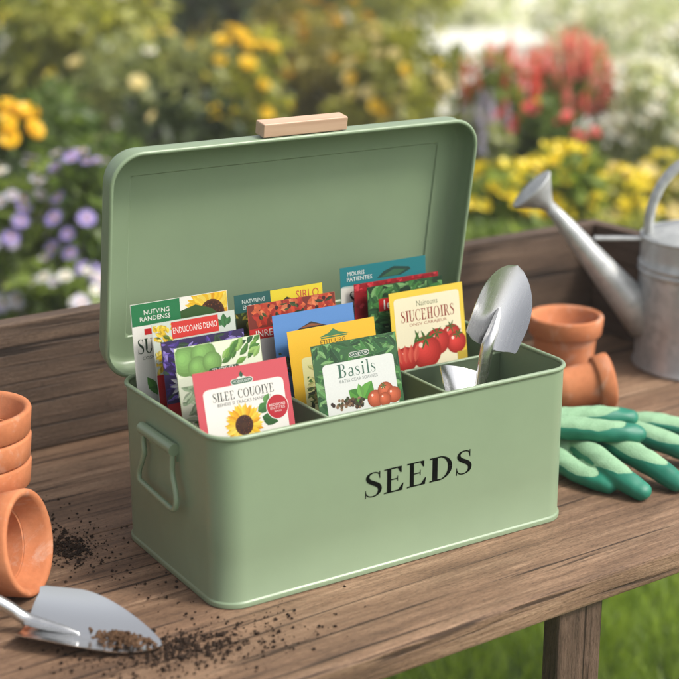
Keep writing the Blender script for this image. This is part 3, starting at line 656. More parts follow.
# upright in the tin
o1 = Vector((.3165, .0500, .1770)); tip = Vector((.3600, .0600, .2490))
mx = frame(o1, tip - o1, (-.62, -1.0, -.35)); iv = mx.inverted(); lc_ = lambda p: tuple(iv @ Vector(p))
trowel('steel hand trowel standing blade up in the right front compartment of the tin', mx, (tip - o1).length, .0290, .0155,
       [((.040, 0, .0006), .0010), ((.030, 0, .0036), .0036), ((.014, 0, .0070), .0058), ((.000, 0, .0084), .0064), (lc_((.3090, .0428, .148)), .0056), (lc_((.3030, .0420, .120)), .0052), (lc_((.3000, .0420, .106)), .0056)],
       (lc_((.3000, .0420, .108)), lc_((.2900, .0420, .056)), .0075), None, (2.3, .62))
# small scoop in the same compartment
sc_ = thing('seed_scoop', 'small shiny curved steel scoop low in front of the upright trowel', 'scoop', (0, 0, 0))
g = G(); V = []; F = []; ns, nt_ = 10, 12
so_ = Vector((.292, .030, .086)); ax = Vector((.20, .62, .78)).normalized(); sx = Vector((.87, .0, -.36)); sx = (sx - ax * sx.dot(ax)).normalized(); sy = ax.cross(sx)
for i in range(ns + 1):
    for j in range(nt_ + 1):
        t = j / nt_ * 2 - 1; hl = .086 - .006 * t * t
        V.append(so_ + ax * (i / ns * hl) + sx * (t * .0255) + sy * (.008 * (1 - t * t)))
off = len(V); V += [v - sy * .0011 for v in V]
for i in range(ns):
    for j in range(nt_):
        a = i*(nt_+1)+j; q = (a, a+1, a+nt_+2, a+nt_+1); F.append(q); F.append(tuple(k + off for k in q[::-1]))
rim = [j for j in range(nt_+1)] + [(i+1)*(nt_+1)+nt_ for i in range(ns)] + [ns*(nt_+1)+nt_-1-j for j in range(nt_)] + [(ns-1-i)*(nt_+1) for i in range(ns-1)]
for a, b in zip(rim, rim[1:] + rim[:1]): F.append((b, a, a + off, b + off))
g.add(V, F); g.build('blade', M_steel, sc_, auto=50)
g = G(); g.tube([so_ + sy*.009 + ax*.01, so_ + sy*.009 - ax*.008, so_ + sy*.006 - ax*.013], [.004, .005, .003], 12); g.build('shank', M_steel, sc_)

# ------------------------------------------------------------------ terracotta pots
def pot(label, m, mtx, Rr, h, rb, group, rimh=.024):
    t = thing('terracotta_pot', label, 'flower pot', group=group); t.matrix_world = mtx
    ri = Rr - .0055
    rw = lambda z: rb + (ri - .003 - rb) * z / (h - rimh)       # outer wall radius
    g = G(); z1 = h - rimh
    g.lathe([(.006, .0), (rb - .002, .0), (rb, .002)] + [(rw(z), z) for z in (h*.2, h*.4, z1 - .002)] + [(ri - .0026, z1 + .0004), (ri - .012, z1 + .0006), (rw(z1*.5) - .006, z1*.5), (rb - .005, .007), (.006, .0065)], 56, closed=True)
    g.build('body', m, t, auto=60)
    g = G(); g.lathe([(ri - .003, z1), (ri + .001, z1 - .0002), (ri + .0025, z1 + .0014), (Rr - .0010, h - .0030), (Rr - .0020, h - .0006), (Rr - .0040, h), (Rr - .0070, h - .0012), (Rr - .0085, h - .004), (ri - .0095, z1 + .001)], 56, closed=True)
    g.build('rim', m, t, auto=60); return t
stk = Vector((-.1400, .2130, 0))
for i, lab in enumerate(('lowest pot of the terracotta stack at the left', 'middle pot of the terracotta stack at the left', 'top pot of the terracotta stack at the left')):
    pot(lab, M_terra[i], Matrix.Translation(stk + Vector((.001 * i, -.0012 * i, .0250 * i))) @ Matrix.Rotation(i * .8, 4, 'Z'), .0535, .1020, .036, 'stacked terracotta pots')
def lying(center, direction, Rr, h, rb, roll=0):
    """pot lying on its side: rim and base both touch the table; direction = where the mouth points"""
    a = math.atan2(Rr - rb, h); d = Vector(direction).normalized(); ax = Vector((d.x * math.cos(a), d.y * math.cos(a), math.sin(a))); xx = Vector((-d.y, d.x, 0)); yy = ax.cross(xx)
    m = Matrix(((xx.x, yy.x, ax.x), (xx.y, yy.y, ax.y), (xx.z, yy.z, ax.z))).to_4x4() @ Matrix.Rotation(roll, 4, 'Z')
    mc = Vector((center[0], center[1], 0)) + Vector((0, 0, Rr * math.cos(a))); return Matrix.Translation(mc - ax * h) @ m
pot('terracotta pot lying on its side with open mouth, in front of the stack', M_terra[3], lying((-.1215, .1270), RIGHT * .95 - FWD * .20, .0490, .088, .034, 1.1), .0490, .088, .034, 'terracotta pots lying on their sides')
pot('upright terracotta pot standing behind the tin by the watering can', M_terra[4], Matrix.Translation((.655, .322, 0)), .0480, .090, .0335, 'single terracotta pots')
pot('small terracotta pot lying on its side between the gloves and watering can', M_terra[5], lying((.6440, .2240), RIGHT * .985 + FWD * .12, .0345, .068, .0235, 2.0), .0345, .068, .0235, 'terracotta pots lying on their sides', .019)

# ------------------------------------------------------------------ watering can   (can-local: -X is the spout side)
can = thing('watering_can', 'galvanised metal watering can with long spout and rose at the right', 'watering can', (.855, .287, 0), (0, 0, -YAW))
CR, CHh = .0830, .172
g = G(); pr_ = [(.004, .003), (CR - .004, .003), (CR - .001, .0006), (CR + .0022, .0010), (CR + .0030, .003), (CR + .0020, .0055), (CR, .0075), (CR, .06), (CR, .122)]
for zc in (.1285, .1365): pr_ += [(CR, zc - .003), (CR + .0016, zc - .0018), (CR + .0022, zc), (CR + .0016, zc + .0018), (CR, zc + .003)]
pr_ += [(CR, .15), (CR, CHh), (CR - .0015, CHh), (CR - .0016, .10), (CR - .004, .012), (.004, .010)]
g.lathe(pr_, 72, closed=True); g.build('body', M_galv, can, auto=60)
g = G(); g.lathe([(CR + .0020 * math.cos(a), CHh + .0020 * math.sin(a)) for a in [2*math.pi*k/8 for k in range(8)]], 72, closed=True); g.build('rim', M_galv, can)
g = G(); g.lathe([(.0005, CHh + .0165), (.02, CHh + .0158), (.045, CHh + .0125), (.065, CHh + .0075), (.078, CHh + .0025), (CR - .001, CHh + .0005), (CR - .002, CHh - .001), (.064, CHh + .0055), (.0005, CHh + .0145)], 60); g.build('hood', M_galv, can)
sp = [(-.070, 0, .058), (-.100, 0, .092), (-.130, 0, .126), (-.160, 0, .161), (-.188, 0, .1935), (-.2035, 0, .2110)]
g = G(); g.tube(sp, [.0275, .0228, .0182, .0138, .0098, .0074], 24); g.build('spout', M_galv, can)
g = G(); g.tube([(-.1945 + .0, 0, .2005), (-.1985, 0, .2050)], .0086, 20); g.build('spout_collar', M_galv, can)
rd = Vector((-.71, 0, .70)); ro = Vector((-.2030, 0, .2095))
ros = bpy.data.objects.new('rose', None); col.objects.link(ros); ros.parent = can; ros.matrix_local = Matrix.Translation(ro) @ rd.to_track_quat('Z', 'Y').to_matrix().to_4x4()
g = G(); g.lathe([(.0074, -.002), (.0080, .002), (.0125, .009), (.0190, .017), (.0262, .0255), (.0300, .0300), (.0312, .0310), (.0312, .0335), (.0296, .0340)], 40); g.build('cone', M_galv, ros, auto=60)
g = G(); g.lathe([(.0003, .0372), (.012, .0366), (.022, .0352), (.0298, .0336)], 40)
g.build('sprinkler_plate', M_galv, ros)
g = G()
for rr_, n_ in ((.006, 6), (.012, 12), (.018, 18), (.024, 24)):
    for k in range(n_):
        a = 2*math.pi*k/n_; zz = .0373 - .0036 * (rr_/.0298)**2 + .0003; g.add([(rr_*math.cos(a) + .0009*math.cos(b), rr_*math.sin(a) + .0009*math.sin(b), zz) for b in [q*math.pi/3 for q in range(6)]], [tuple(range(6))])
g.build('perforation', simple('dark_hole', (.01, .01, .01), .8), ros, smooth=False)
g = G(); V = []
g.box((-.1440, -.006, .1668), (-CR + .002, .006, .1705)); o = g.build('brace', M_galv, can, smooth=False); bevel(o, .001, 2); 
hp = smooth_path([(-.0755, 0, CHh + .000), (-.0740, 0, .205), (-.0610, 0, .240), (-.0360, 0, .2660), (0, 0, .2790), (.045, 0, .2740), (.085, 0, .2480), (.112, 0, .2050), (.118, 0, .150), (.108, 0, .095), (.0815, 0, .058)], 8)
g = G(); g.tube(hp, .0062, 14, flat=1.0)
g.v = [(x, y * 1.7, z) for x, y, z in g.v]; g.build('handle', M_galv, can)

# ------------------------------------------------------------------ gardening gloves
def glove(label, fingers, palm, up=(0, 0, 1), thr=.40):
    g = G()
    def capsule(pts, rad):
        rad = [q*1.10 for q in rad]; P = smooth_path(pts, 5); n = len(pts); rr = []
        for i in range(n - 1):
            for k in range(5): rr.append(rad[i]*(1-k/5) + rad[i+1]*k/5)
        rr.append(rad[-1])
        d0 = (P[0] - P[1]).normalized(); d1 = (P[-1] - P[-2]).normalized(); pre = []; post = []
        for q in (1.0, .85, .5): pre.append((P[0] + d0*rr[0]*q, rr[0]*math.sqrt(max(0.0004, 1-q*q))))
        for q in (.5, .85, 1.0): post.append((P[-1] + d1*rr[-1]*q, rr[-1]*math.sqrt(max(0.0004, 1-q*q))))
        al = pre + list(zip(P, rr)) + post
        g.tube([a for a, b in al], [b for a, b in al], 16)
    for pts, rad in list(fingers) + list(palm): capsule(pts, rad)
    g.v = [(x, y, z * .84 + .0006 * math.sin(x * 330 + y * 180) + .0005 * math.sin(y * 420 - x * 90)) for x, y, z in g.v]
    fingers = [([(p[0], p[1], p[2] * .84) for p in a], b) for a, b in fingers]; palm = [([(p[0], p[1], p[2] * .84) for p in a], b) for a, b in palm]
    me = mesh('raw', g.v, g.f); bm = bmesh.new(); bm.from_mesh(me); bmesh.ops.recalc_face_normals(bm, faces=bm.faces); bm.to_mesh(me); bm.free()
    o = link('gardening_glove', me, None, [M_glove])
    r = o.modifiers.new('r', 'REMESH'); r.mode = 'VOXEL'; r.voxel_size = .0016
    s = o.modifiers.new('s', 'SMOOTH'); s.iterations = 9; s.factor = .55
    dg = bpy.context.evaluated_depsgraph_get(); me2 = bpy.data.meshes.new_from_object(o.evaluated_get(dg)); o.modifiers.clear(); o.data = me2
    if not me2.materials: me2.materials.append(M_glove)
    me2.polygons.foreach_set('use_smooth', [True]*len(me2.polygons))
    n = len(me2.vertices); co = np.empty(n*3, dtype=np.float32); me2.vertices.foreach_get('co', co); co = co.reshape(-1, 3)
    no = np.empty(n*3, dtype=np.float32); me2.vertices.foreach_get('normal', no); no = no.reshape(-1, 3)
    best = np.full(n, 1e9); tt = np.zeros(n)
    for fi, (pts, rad) in enumerate(list(fingers) + list(palm)):
        P = np.array([tuple(p) for p in smooth_path(pts, 40)]); seg = np.r_[0, np.cumsum(np.linalg.norm(np.diff(P, axis=0), axis=1))]; seg /= seg[-1]
        d = np.linalg.norm(co[:, None, :] - P[None], axis=2); k = d.argmin(1); dm = d[np.arange(n), k] - np.mean(rad); better = dm < best
        best[better] = dm[better]; tt[better] = seg[k][better] if fi < len(fingers) else 0.0
    upv = np.array(Vector(up).normalized()); dn = no @ upv
    val = dn - thr - 1.0*np.clip((tt - .60)/.40, 0, None)**1.5
    at = me2.attributes.new('knit', 'FLOAT', 'POINT'); at.data.foreach_set('value', (.5 + val*.45).astype(np.float32))
    return tag(o, label, 'glove', 'pair of gardening gloves')
glove('lower green gardening glove with fingers spread on the bench beside the tin',
      [([(.455, .098, .020), (.452, .060, .016), (.462, .024, .0115)], [.013, .0115, .0095]),                    # thumb
       ([(.490, .110, .026), (.480, .066, .028), (.474, .022, .022), (.480, -.006, .0115)], [.0140, .0135, .0130, .0105]),
       ([(.525, .118, .028), (.517, .075, .032), (.519, .028, .026), (.526, -.010, .0125)], [.0145, .0145, .0135, .0110]),
       ([(.556, .122, .027), (.562, .085, .031), (.578, .050, .025), (.592, .022, .0120)], [.0140, .0140, .0130, .0105]),
       ([(.580, .134, .025), (.603, .110, .028), (.630, .090, .022), (.650, .068, .0115)], [.0125, .0125, .0115, .0095])],
      [([(.470, .150, .016), (.478, .110, .020)], [.0155, .0165]), ([(.497, .165, .018), (.505, .115, .024)], [.017, .018]), ([(.525, .170, .018), (.535, .120, .024)], [.017, .018]), ([(.552, .168, .016), (.563, .125, .022)], [.0155, .016]), ([(.500, .235, .017), (.500, .190, .018)], [.017, .018]), ([(.53, .235, .017), (.53, .190, .018)], [.017, .018])])
glove('upper green gardening glove laid across the palm of the other glove',
      [([(.452, .128, .052), (.480, .096, .054), (.507, .070, .053), (.528, .056, .0505)], [.0140, .0135, .0130, .0110]),
       ([(.470, .150, .046), (.505, .130, .050), (.533, .112, .052), (.556, .098, .050)], [.0135, .0130, .0125, .0105])],
      [([(.425, .175, .030), (.448, .150, .045)], [.015, .0155]), ([(.440, .215, .018), (.430, .185, .025)], [.016, .016]), ([(.455, .200, .020), (.465, .165, .040)], [.016, .0155]), ([(.475, .225, .018), (.462, .20, .020)], [.016, .016])], (.15, -.1, 1), .40)

# ------------------------------------------------------------------ soil
def crumbs(name, label, pts, m, cat, smin=.0008, smax=.0028):
    V = []; F = []
    base = np.array([(1,0,0),(-1,0,0),(0,1,0),(0,-1,0),(0,0,1),(0,0,-1)], float); fc = [(0,2,4),(2,1,4),(1,3,4),(3,0,4),(2,0,5),(1,2,5),(3,1,5),(0,3,5)]
    for (x, y, z, s) in pts:
        q = base * (s * rng.uniform(.55, 1.25, (6, 3))); a = rng.uniform(0, 6.28); c, s_ = math.cos(a), math.sin(a)
        b = len(V); V += [(x + p[0]*c - p[1]*s_, y + p[0]*s_ + p[1]*c, z + p[2]*.75) for p in q]; F += [tuple(i + b for i in f) for f in fc]
    o = link(name, mesh(name, V, F, False), None, [m]); return tag(o, label, cat, kind='stuff')
def inbox(x, y): return -.004 < x < BL + .004 and -.004 < y < BW + .004
def scat(n, c, s1, s2, ang, smin=.0008, smax=.0024):
    out = []
    while len(out) < n:
        a, b = rng.normal(0, s1), rng.normal(0, s2); x = c[0] + a*math.cos(ang) - b*math.sin(ang); y = c[1] + a*math.sin(ang) + b*math.cos(ang)
        s = smin + (smax - smin) * rng.random()**2.2
        if inbox(x, y) or y < -.125: continue
        out.append((x, y, s*.55, s))
    return out
crumbs('spilled_soil', 'dark soil crumbs strewn from the lying pot towards the tin', scat(170, (-.047, .225), .026, .045, 0) + scat(260, (-.062, .192), .012, .018, 0, .001, .003) + scat(90, (-.045, .16), .03, .05, 0) + scat(700, (-.060, .195), .016, .028, 0, .0002, .0007) + scat(14, (-.064, .195), .008, .012, 0, .003, .0045), M_soil, 'soil')
crumbs('spilled_soil', 'dark soil crumbs scattered along the bench front by the trowel tip', scat(420, (-.052, -.040), .040, .016, R(-18)) + scat(150, (-.066, -.034), .018, .014, 0, .001, .0026) + scat(180, (-.02, -.045), .05, .024, R(10)) + scat(90, (-.11, -.02), .035, .02, R(-40)) + scat(40, (-.03, .05), .02, .05, 0) + scat(1100, (-.056, -.040), .034, .016, R(-18), .0002, .0007) + scat(22, (-.06, -.036), .024, .012, R(-18), .0026, .0042), M_soil, 'soil')
pts = []
bx = Vector((.66, -.75, 0)).normalized()
for k in range(360):
    a = rng.normal(0, .0115); b = rng.normal(0, .0052); c_ = Vector((-.1535, .0630, 0)) + bx*(.092 + a) + Vector((-bx.y, bx.x, 0))*(-.007 + b)
    pts.append((c_.x, c_.y, .0085 + max(0, .0085*(1 - (a/.02)**2 - (b/.010)**2))*rng.random() , rng.uniform(.0012, .0026)))
crumbs('soil_heap', 'small heap of brown compost crumbs on the blade of the lying trowel', pts, M_soil2, 'soil')

# ------------------------------------------------------------------ lawn blades
n = 34000; X = rng.uniform(-.9, 1.5, n); Y = rng.uniform(1.55, 3.15, n)
keep = Y < 2.2 + np.clip(X + .35, 0, .85); X = X[keep]; Y = Y[keep]; n = len(X)
px = CAM.x + RIGHT.x*X + FWD.x*Y; py = CAM.y + RIGHT.y*X + FWD.y*Y
hh = rng.uniform(.03, .085, n); a = rng.uniform(0, 6.283, n); wv = rng.uniform(.0016, .0032, n); le = rng.uniform(.1, .7, n)*hh; la = rng.uniform(0, 6.283, n)
V = np.zeros((n, 5, 3)); 
for k, (sx_, q) in enumerate(((-1, 0), (1, 0), (.8, .55), (-.8, .55), (0, 1))):
    V[:, k, 0] = px + sx_*wv*np.cos(a) + le*q*q*np.cos(la); V[:, k, 1] = py + sx_*wv*np.sin(a) + le*q*q*np.sin(la); V[:, k, 2] = GZ + .001 + hh*q*(1 - .15*q)
idx = np.arange(n)*5; F = [(i, i+1, i+2, i+3) for i in idx] + [(i+3, i+2, i+4) for i in idx]
me = mesh('lawn_grass', V.reshape(-1, 3), F); at = me.attributes.new('rnd', 'FLOAT', 'POINT'); at.data.foreach_set('value', np.repeat(rng.random(n), 5).astype(np.float32))
tag(link('lawn_grass', me, None, [leafm('grass_blade', (.13, .21, .022), (.32, .42, .075), .45)]), 'bright green lawn grass growing behind and under the bench', 'grass', kind='stuff')

# ------------------------------------------------------------------ garden plants
def at_px(x, y, D):
    a = (x - 339.5) / 1500; b = -(y - 339.5) / 1500
    d = FWD * (math.cos(PITCH) + b*math.sin(PITCH)) + Vector((0, 0, 1)) * (-math.sin(PITCH) + b*math.cos(PITCH)) + RIGHT * a
    k = D / (math.cos(PITCH) + b*math.sin(PITCH)); return CAM + d * k
def leaves(n, ctr, rad, size, clumps, ratio=.45, droop=.3):
    """n leaves gathered in uneven clumps inside an ellipsoid"""
    cc = rng.normal(0, 1, (clumps, 3)); cc /= np.linalg.norm(cc, axis=1)[:, None]; cc *= (rng.random(clumps)**.45)[:, None]; cr = rng.uniform(.18, .40, clumps)
    k = rng.integers(0, clumps, n); o = rng.normal(0, 1, (n, 3)); o /= np.linalg.norm(o, axis=1)[:, None]; o *= (rng.random(n)**.4)[:, None]
    P = (cc[k] + o*cr[k][:, None]) * np.array(rad) + np.array(ctr); P[:, 2] = np.maximum(P[:, 2], .01)
    d = o + rng.normal(0, .5, (n, 3)); d[:, 2] -= droop; d /= np.linalg.norm(d, axis=1)[:, None]
    s = rng.normal(0, 1, (n, 3)); s -= d*(s*d).sum(1)[:, None]; s /= np.linalg.norm(s, axis=1)[:, None]; u = np.cross(d, s)
    L_ = size*rng.uniform(.6, 1.3, n)[:, None]; V = np.zeros((n, 4, 3))
    V[:, 0] = P; V[:, 1] = P + d*L_*.5 + s*L_*ratio*.5 + u*L_*.08; V[:, 2] = P + d*L_; V[:, 3] = P + d*L_*.5 - s*L_*ratio*.5 + u*L_*.08
    i = np.arange(n)*4; F = np.concatenate([np.stack([i, i+1, i+2], 1), np.stack([i, i+2, i+3], 1)])
    return V.reshape(-1, 3), F, np.repeat(np.clip(rng.normal(.5, .28, n) + rng.normal(0, .18, clumps)[k], 0, 1), 4), cc*np.array(rad)*.9 + np.array(ctr)
_pm = {}
def petal_mat(c, trans=.3):
    if c not in _pm: _pm[c] = leafm('petal_%d' % len(_pm), tuple(q*.82 for q in c), tuple(min(1, q*1.08) for q in c), trans)
    return _pm[c]
def head_mesh(kind, c, centre=(.45, .26, .03)):
    g = G()
    if kind == 'daisy':
        for k in range(13):
            a = 2*math.pi*k/13; ca, sa = math.cos(a), math.sin(a); g.add([(.15*ca, .15*sa, .03), (.6*ca - .15*sa, .6*sa + .15*ca, .12), (ca, sa, .02 + .1*(k % 2)), (.6*ca + .15*sa, .6*sa - .15*ca, .12)], [(0, 1, 2), (0, 2, 3)])
        g.lathe([(.26, .03), (.22, .12), (.1, .17), (.01, .18)], 10, 1)
    elif kind == 'cup':
        for k in range(6):
            a = 2*math.pi*k/6 + .2*(k % 2); ca, sa = math.cos(a), math.sin(a); r_ = .75 + .2*(k % 2)
            P = lambda r, t, z: (r*math.cos(a + t), r*math.sin(a + t), z)
            g.add([(0, 0, 0), P(.55*r_, .5, .28), P(.9*r_, .35, .62), P(1.0*r_, 0, .75), P(.9*r_, -.35, .62), P(.55*r_, -.5, .28)], [(0, 1, 2, 3), (0, 3, 4, 5)])
        g.lathe([(.16, .1), (.12, .3), (.02, .34)], 8, 1)
    elif kind == 'pom':
        for k in range(46):
            z = 1 - 2*(k + .5)/46; z = z*.5 + .4; r_ = math.sqrt(max(.05, 1 - ((z - .4)/.62)**2)); a = k*2.4; ca, sa = math.cos(a), math.sin(a)
            g.add([(.35*r_*ca, .35*r_*sa, z*.6), (.85*r_*ca - .26*sa, .85*r_*sa + .26*ca, z*.8 + .06), (1.02*r_*ca, 1.02*r_*sa, z*.85 + .1), (.85*r_*ca + .26*sa, .85*r_*sa - .26*ca, z*.8 + .06)], [(0, 1, 2, 3)])
        g.lathe([(.3, .1), (.25, .5), (.02, .6)], 8, 0)
    elif kind == 'spike':
        for k in range(44):
            z = k/44; a = k*2.4; r_ = .42*(1 - .75*z) + .05; ca, sa = math.cos(a), math.sin(a); zz = z*2.6
            g.add([(.04*ca, .04*sa, zz), (r_*ca - .2*sa, r_*sa + .2*ca, zz + .1), (1.25*r_*ca, 1.25*r_*sa, zz - .02), (r_*ca + .2*sa, r_*sa - .2*ca, zz + .1)], [(0, 1, 2), (0, 2, 3)])
        g.tube([(0, 0, -.6), (0, 0, 2.6)], [.05, .03], 6, 1)
    me = mesh('flower_head', g.v, g.f, True, g.m); at = me.attributes.new('rnd', 'FLOAT', 'POINT'); at.data.foreach_set('value', rng.random(len(g.v)).astype(np.float32))
    me.materials.append(petal_mat(c)); me.materials.append(simple('flower_centre', centre, .7)); return me
_lm = {}
def plant(name, label, cat, group, px_, py_, D, rad, lc, n, size, heads=(), clumps=26, ratio=.45, trunk=False, lmix=.42, top_only=True):
    K = 1.25; D *= K; rad = tuple(q * K for q in rad); size *= K; heads = [(a_, b_, c_ * K) for a_, b_, c_ in heads]
    c = at_px(px_, py_, D); root = thing(name, label, cat, (c.x, c.y, GZ), (0, 0, rng.uniform(0, 6.28)), group); hc = c.z - GZ
    if lc not in _lm: _lm[lc] = leafm('leaf_%d' % len(_lm), lc[0], lc[1], lmix)
    V, F, rn, cc = leaves(n, (0, 0, hc), rad, size, clumps, ratio)
    me = mesh('foliage', V, F); at = me.attributes.new('rnd', 'FLOAT', 'POINT'); at.data.foreach_set('value', rn.astype(np.float32)); link('foliage', me, root, [_lm[lc]])
    g = G()
    for q in cc[:22]:
        q = Vector(q); q.z = max(q.z, .04); b = Vector((q.x*.25, q.y*.25, 0 if not trunk else hc*.35)); g.tube([b, (b + q)*.5 + Vector((q.x*.12, q.y*.12, 0)), q], [.006 if trunk else .003, .004 if trunk else .0025, .0015], 6)
    stems_ = g
    if trunk:
        g = G(); g.tube([(0, 0, 0), (.01, 0, hc*.2), (0, .01, hc*.5), (0, 0, hc)], [.05, .04, .03, .01], 10); g.build('trunk', M_bark, root)
    sg = G()
    for me_h, cnt, sz in heads:
        for k in range(cnt):
            th_ = rng.uniform(0, 2*math.pi); z = rng.uniform(-.35, 1) if top_only else rng.uniform(-.9, 1); r_ = math.sqrt(1 - z*z); sc = rng.uniform(.86, 1.12)
            p = Vector((rad[0]*r_*math.cos(th_)*sc, rad[1]*r_*math.sin(th_)*sc, hc + rad[2]*z*sc)); p.z = max(p.z, .05)
            nn = Vector((r_*math.cos(th_), r_*math.sin(th_), z*.6 + .75)).normalized()
            o = bpy.data.objects.new('flower_head', me_h); col.objects.link(o); o.parent = root; o.location = p
            o.rotation_euler = (nn if 'spike' not in me_h.name else Vector((nn.x*.2, nn.y*.2, 1))).to_track_quat('Z', 'Y').to_euler(); s_ = sz*rng.uniform(.85, 1.35); o.scale = (s_, s_, s_)
            sg.tube([p*.6 + Vector((0, 0, hc*.25)), p], .0016, 4, cap=False)
    stems_.add(sg.v, sg.f); stems_.build('stems', M_bark if trunk else M_stem, root)
    return root
H = {}
for key, kind, c in (('lilac', 'daisy', (.42, .33, .78)), ('palelilac', 'daisy', (.72, .68, .86)), ('white', 'cup', (.82, .82, .76)), ('whited', 'daisy', (.82, .82, .78)), ('orange', 'pom', (.87, .58, .03)), ('yellow', 'cup', (.88, .71, .04)), ('yellowp', 'pom', (.82, .58, .02)),
                     ('gold', 'pom', (.66, .40, .03)), ('cream', 'pom', (.80, .70, .38)), ('red', 'spike', (.74, .07, .08)), ('pink', 'spike', (.84, .25, .27)), ('rose', 'pom', (.78, .12, .14)), ('blue', 'spike', (.50, .48, .74))):
    H[key] = head_mesh(kind, c)
    if kind == 'spike': H[key].name = 'flower_spike'
DK = ((.014, .026, .008), (.055, .085, .020)); MD = ((.04, .08, .014), (.15, .22, .04)); LT = ((.09, .15, .024), (.27, .35, .07)); YG = ((.15, .18, .025), (.46, .45, .09)); SG = ((.15, .18, .07), (.42, .44, .20)); OL = ((.09, .085, .018), (.36, .31, .06)); PALE = ((.38, .43, .28), (.70, .72, .56))
P_ = plant
gr = 'flowering plants in the bed behind the bench'
P_('aster_plant', 'clump of purple daisies behind the left end of the bench', 'flower', gr, 84, 232, 2.55, (.065, .07, .155), MD, 700, .035, [(H['lilac'], 44, .0165), (H['palelilac'], 10, .015)], top_only=False)
P_('aster_plant', 'clump of pale lilac and white daisies at the left edge', 'flower', gr, 18, 240, 2.6, (.10, .09, .14), LT, 1000, .034, [(H['palelilac'], 54, .0165), (H['lilac'], 20, .016), (H['whited'], 14, .016)], top_only=False)
P_('aster_plant', 'low clump of lilac daisies nearest the back board', 'flower', gr, 60, 292, 2.5, (.12, .06, .06), LT, 700, .034, [(H['palelilac'], 26, .014), (H['whited'], 10, .014)])
P_('marigold_plant', 'orange marigolds on tall stems at the left edge', 'flower', gr, 6, 128, 2.75, (.055, .05, .035), MD, 320, .04, [(H['orange'], 16, .0185)], clumps=10)
P_('leafy_shrub', 'mid green leafy shrub behind the purple daisies', 'shrub', 'shrubs behind the flower bed', 66, 178, 3.5, (.22, .16, .22), MD, 1500, .055, [])
P_('leafy_shrub', 'dark green shrub directly behind the left corner of the lid', 'shrub', 'shrubs behind the flower bed', 185, 178, 3.7, (.26, .18, .18), DK, 1500, .055, [])
P_('flowering_shrub', 'yellow green shrub with yellow blossoms and white leaf glints at the top left', 'shrub', 'shrubs behind the flower bed', 75, 42, 4.5, (.30, .22, .24), YG, 1500, .06, [(H['yellow'], 26, .022), (H['white'], 26, .020)], clumps=20)  # white heads stand in for glints on sunlit leaves
P_('flowering_shrub', 'grey green shrub with pale plumes behind the lid corner', 'shrub', 'shrubs behind the flower bed', 140, 108, 4.1, (.26, .2, .20), SG, 1700, .055, [(H['cream'], 16, .018), (H['whited'], 10, .020)], clumps=22)
P_('flowering_shrub', 'olive shrub with bright yellow blossoms left of the wooden lid grip', 'shrub', 'shrubs behind the flower bed', 225, 92, 4.3, (.20, .2, .17), YG, 1200, .055, [(H['yellowp'], 26, .019)], clumps=18)
P_('flowering_shrub', 'golden brown shrub with gold blossoms behind the wooden lid grip', 'shrub', 'shrubs behind the flower bed', 325, 70, 4.9, (.24, .2, .22), OL, 1400, .06, [(H['gold'], 34, .018)], clumps=20)
P_('flowering_shrub', 'light green shrub with cream pompom blossoms right of the lid grip', 'shrub', 'shrubs behind the flower bed', 398, 84, 4.6, (.17, .2, .16), YG, 1100, .055, [(H['cream'], 40, .020), (H['yellowp'], 8, .018)], clumps=18)
P_('salvia_plant', 'red flower spikes just right of the raised lid', 'flower', gr, 500, 100, 3.9, (.10, .1, .11), LT, 520, .045, [(H['red'], 26, .020), (H['pink'], 26, .020)], clumps=16)
P_('salvia_plant', 'tall pink red flower spikes above the watering can rose', 'flower', gr, 572, 98, 4.0, (.12, .1, .125), LT, 520, .045, [(H['pink'], 72, .021), (H['red'], 18, .020)], clumps=16)
P_('rose_bush', 'rounded bush with red blossoms below the red spikes', 'shrub', gr, 540, 142, 3.6, (.12, .1, .09), MD, 700, .045, [(H['rose'], 20, .017), (H['yellow'], 6, .018)], clumps=16)
P_('lavender_plant', 'pale blue flower spikes between the lid and the red flowers', 'flower', gr, 487, 142, 3.5, (.05, .05, .08), SG, 300, .035, [(H['blue'], 18, .015)], clumps=10)
P_('wallflower_plant', 'yellow flowers behind the right edge of the lid', 'flower', gr, 495, 205, 3.0, (.10, .08, .075), LT, 620, .04, [(H['yellow'], 62, .019)], clumps=16)
P_('wallflower_plant', 'yellow flowers directly behind the watering can rose', 'flower', gr, 558, 190, 3.05, (.09, .08, .085), LT, 520, .04, [(H['yellow'], 66, .019)], clumps=16)
P_('wallflower_plant', 'yellow flowers left of the watering can handle', 'flower', gr, 612, 205, 3.1, (.09, .08, .07), YG, 620, .04, [(H['yellow'], 50, .018), (H['cream'], 14, .018)], clumps=16)
P_('wallflower_plant', 'yellow and cream flowers behind the watering can at the right edge', 'flower', gr, 668, 196, 3.2, (.09, .08, .08), YG, 620, .04, [(H['yellow'], 30, .018), (H['cream'], 24, .018)], clumps=16)
P_('low_greenery', 'low light green foliage between lid and watering can spout', 'plant', gr, 500, 248, 2.75, (.14, .06, .055), LT, 900, .035, [], clumps=18)
P_('low_greenery', 'low yellow green foliage behind the right corner of the bench', 'plant', gr, 620, 250, 2.8, (.14, .06, .06), YG, 900, .035, [], clumps=18)
P_('white_flower_bush', 'bush covered in white flowers above the watering can', 'shrub', gr, 648, 120, 3.9, (.15, .12, .15), PALE, 800, .045, [(H['white'], 84, .024)], clumps=18)
P_('white_flower_bush', 'tall white flowered bush at the right edge of the garden', 'shrub', gr, 690, 84, 4.6, (.20, .15, .19), PALE, 900, .05, [(H['white'], 90, .028)], clumps=18)
tr = 'shrubs and small trees at the back of the garden'
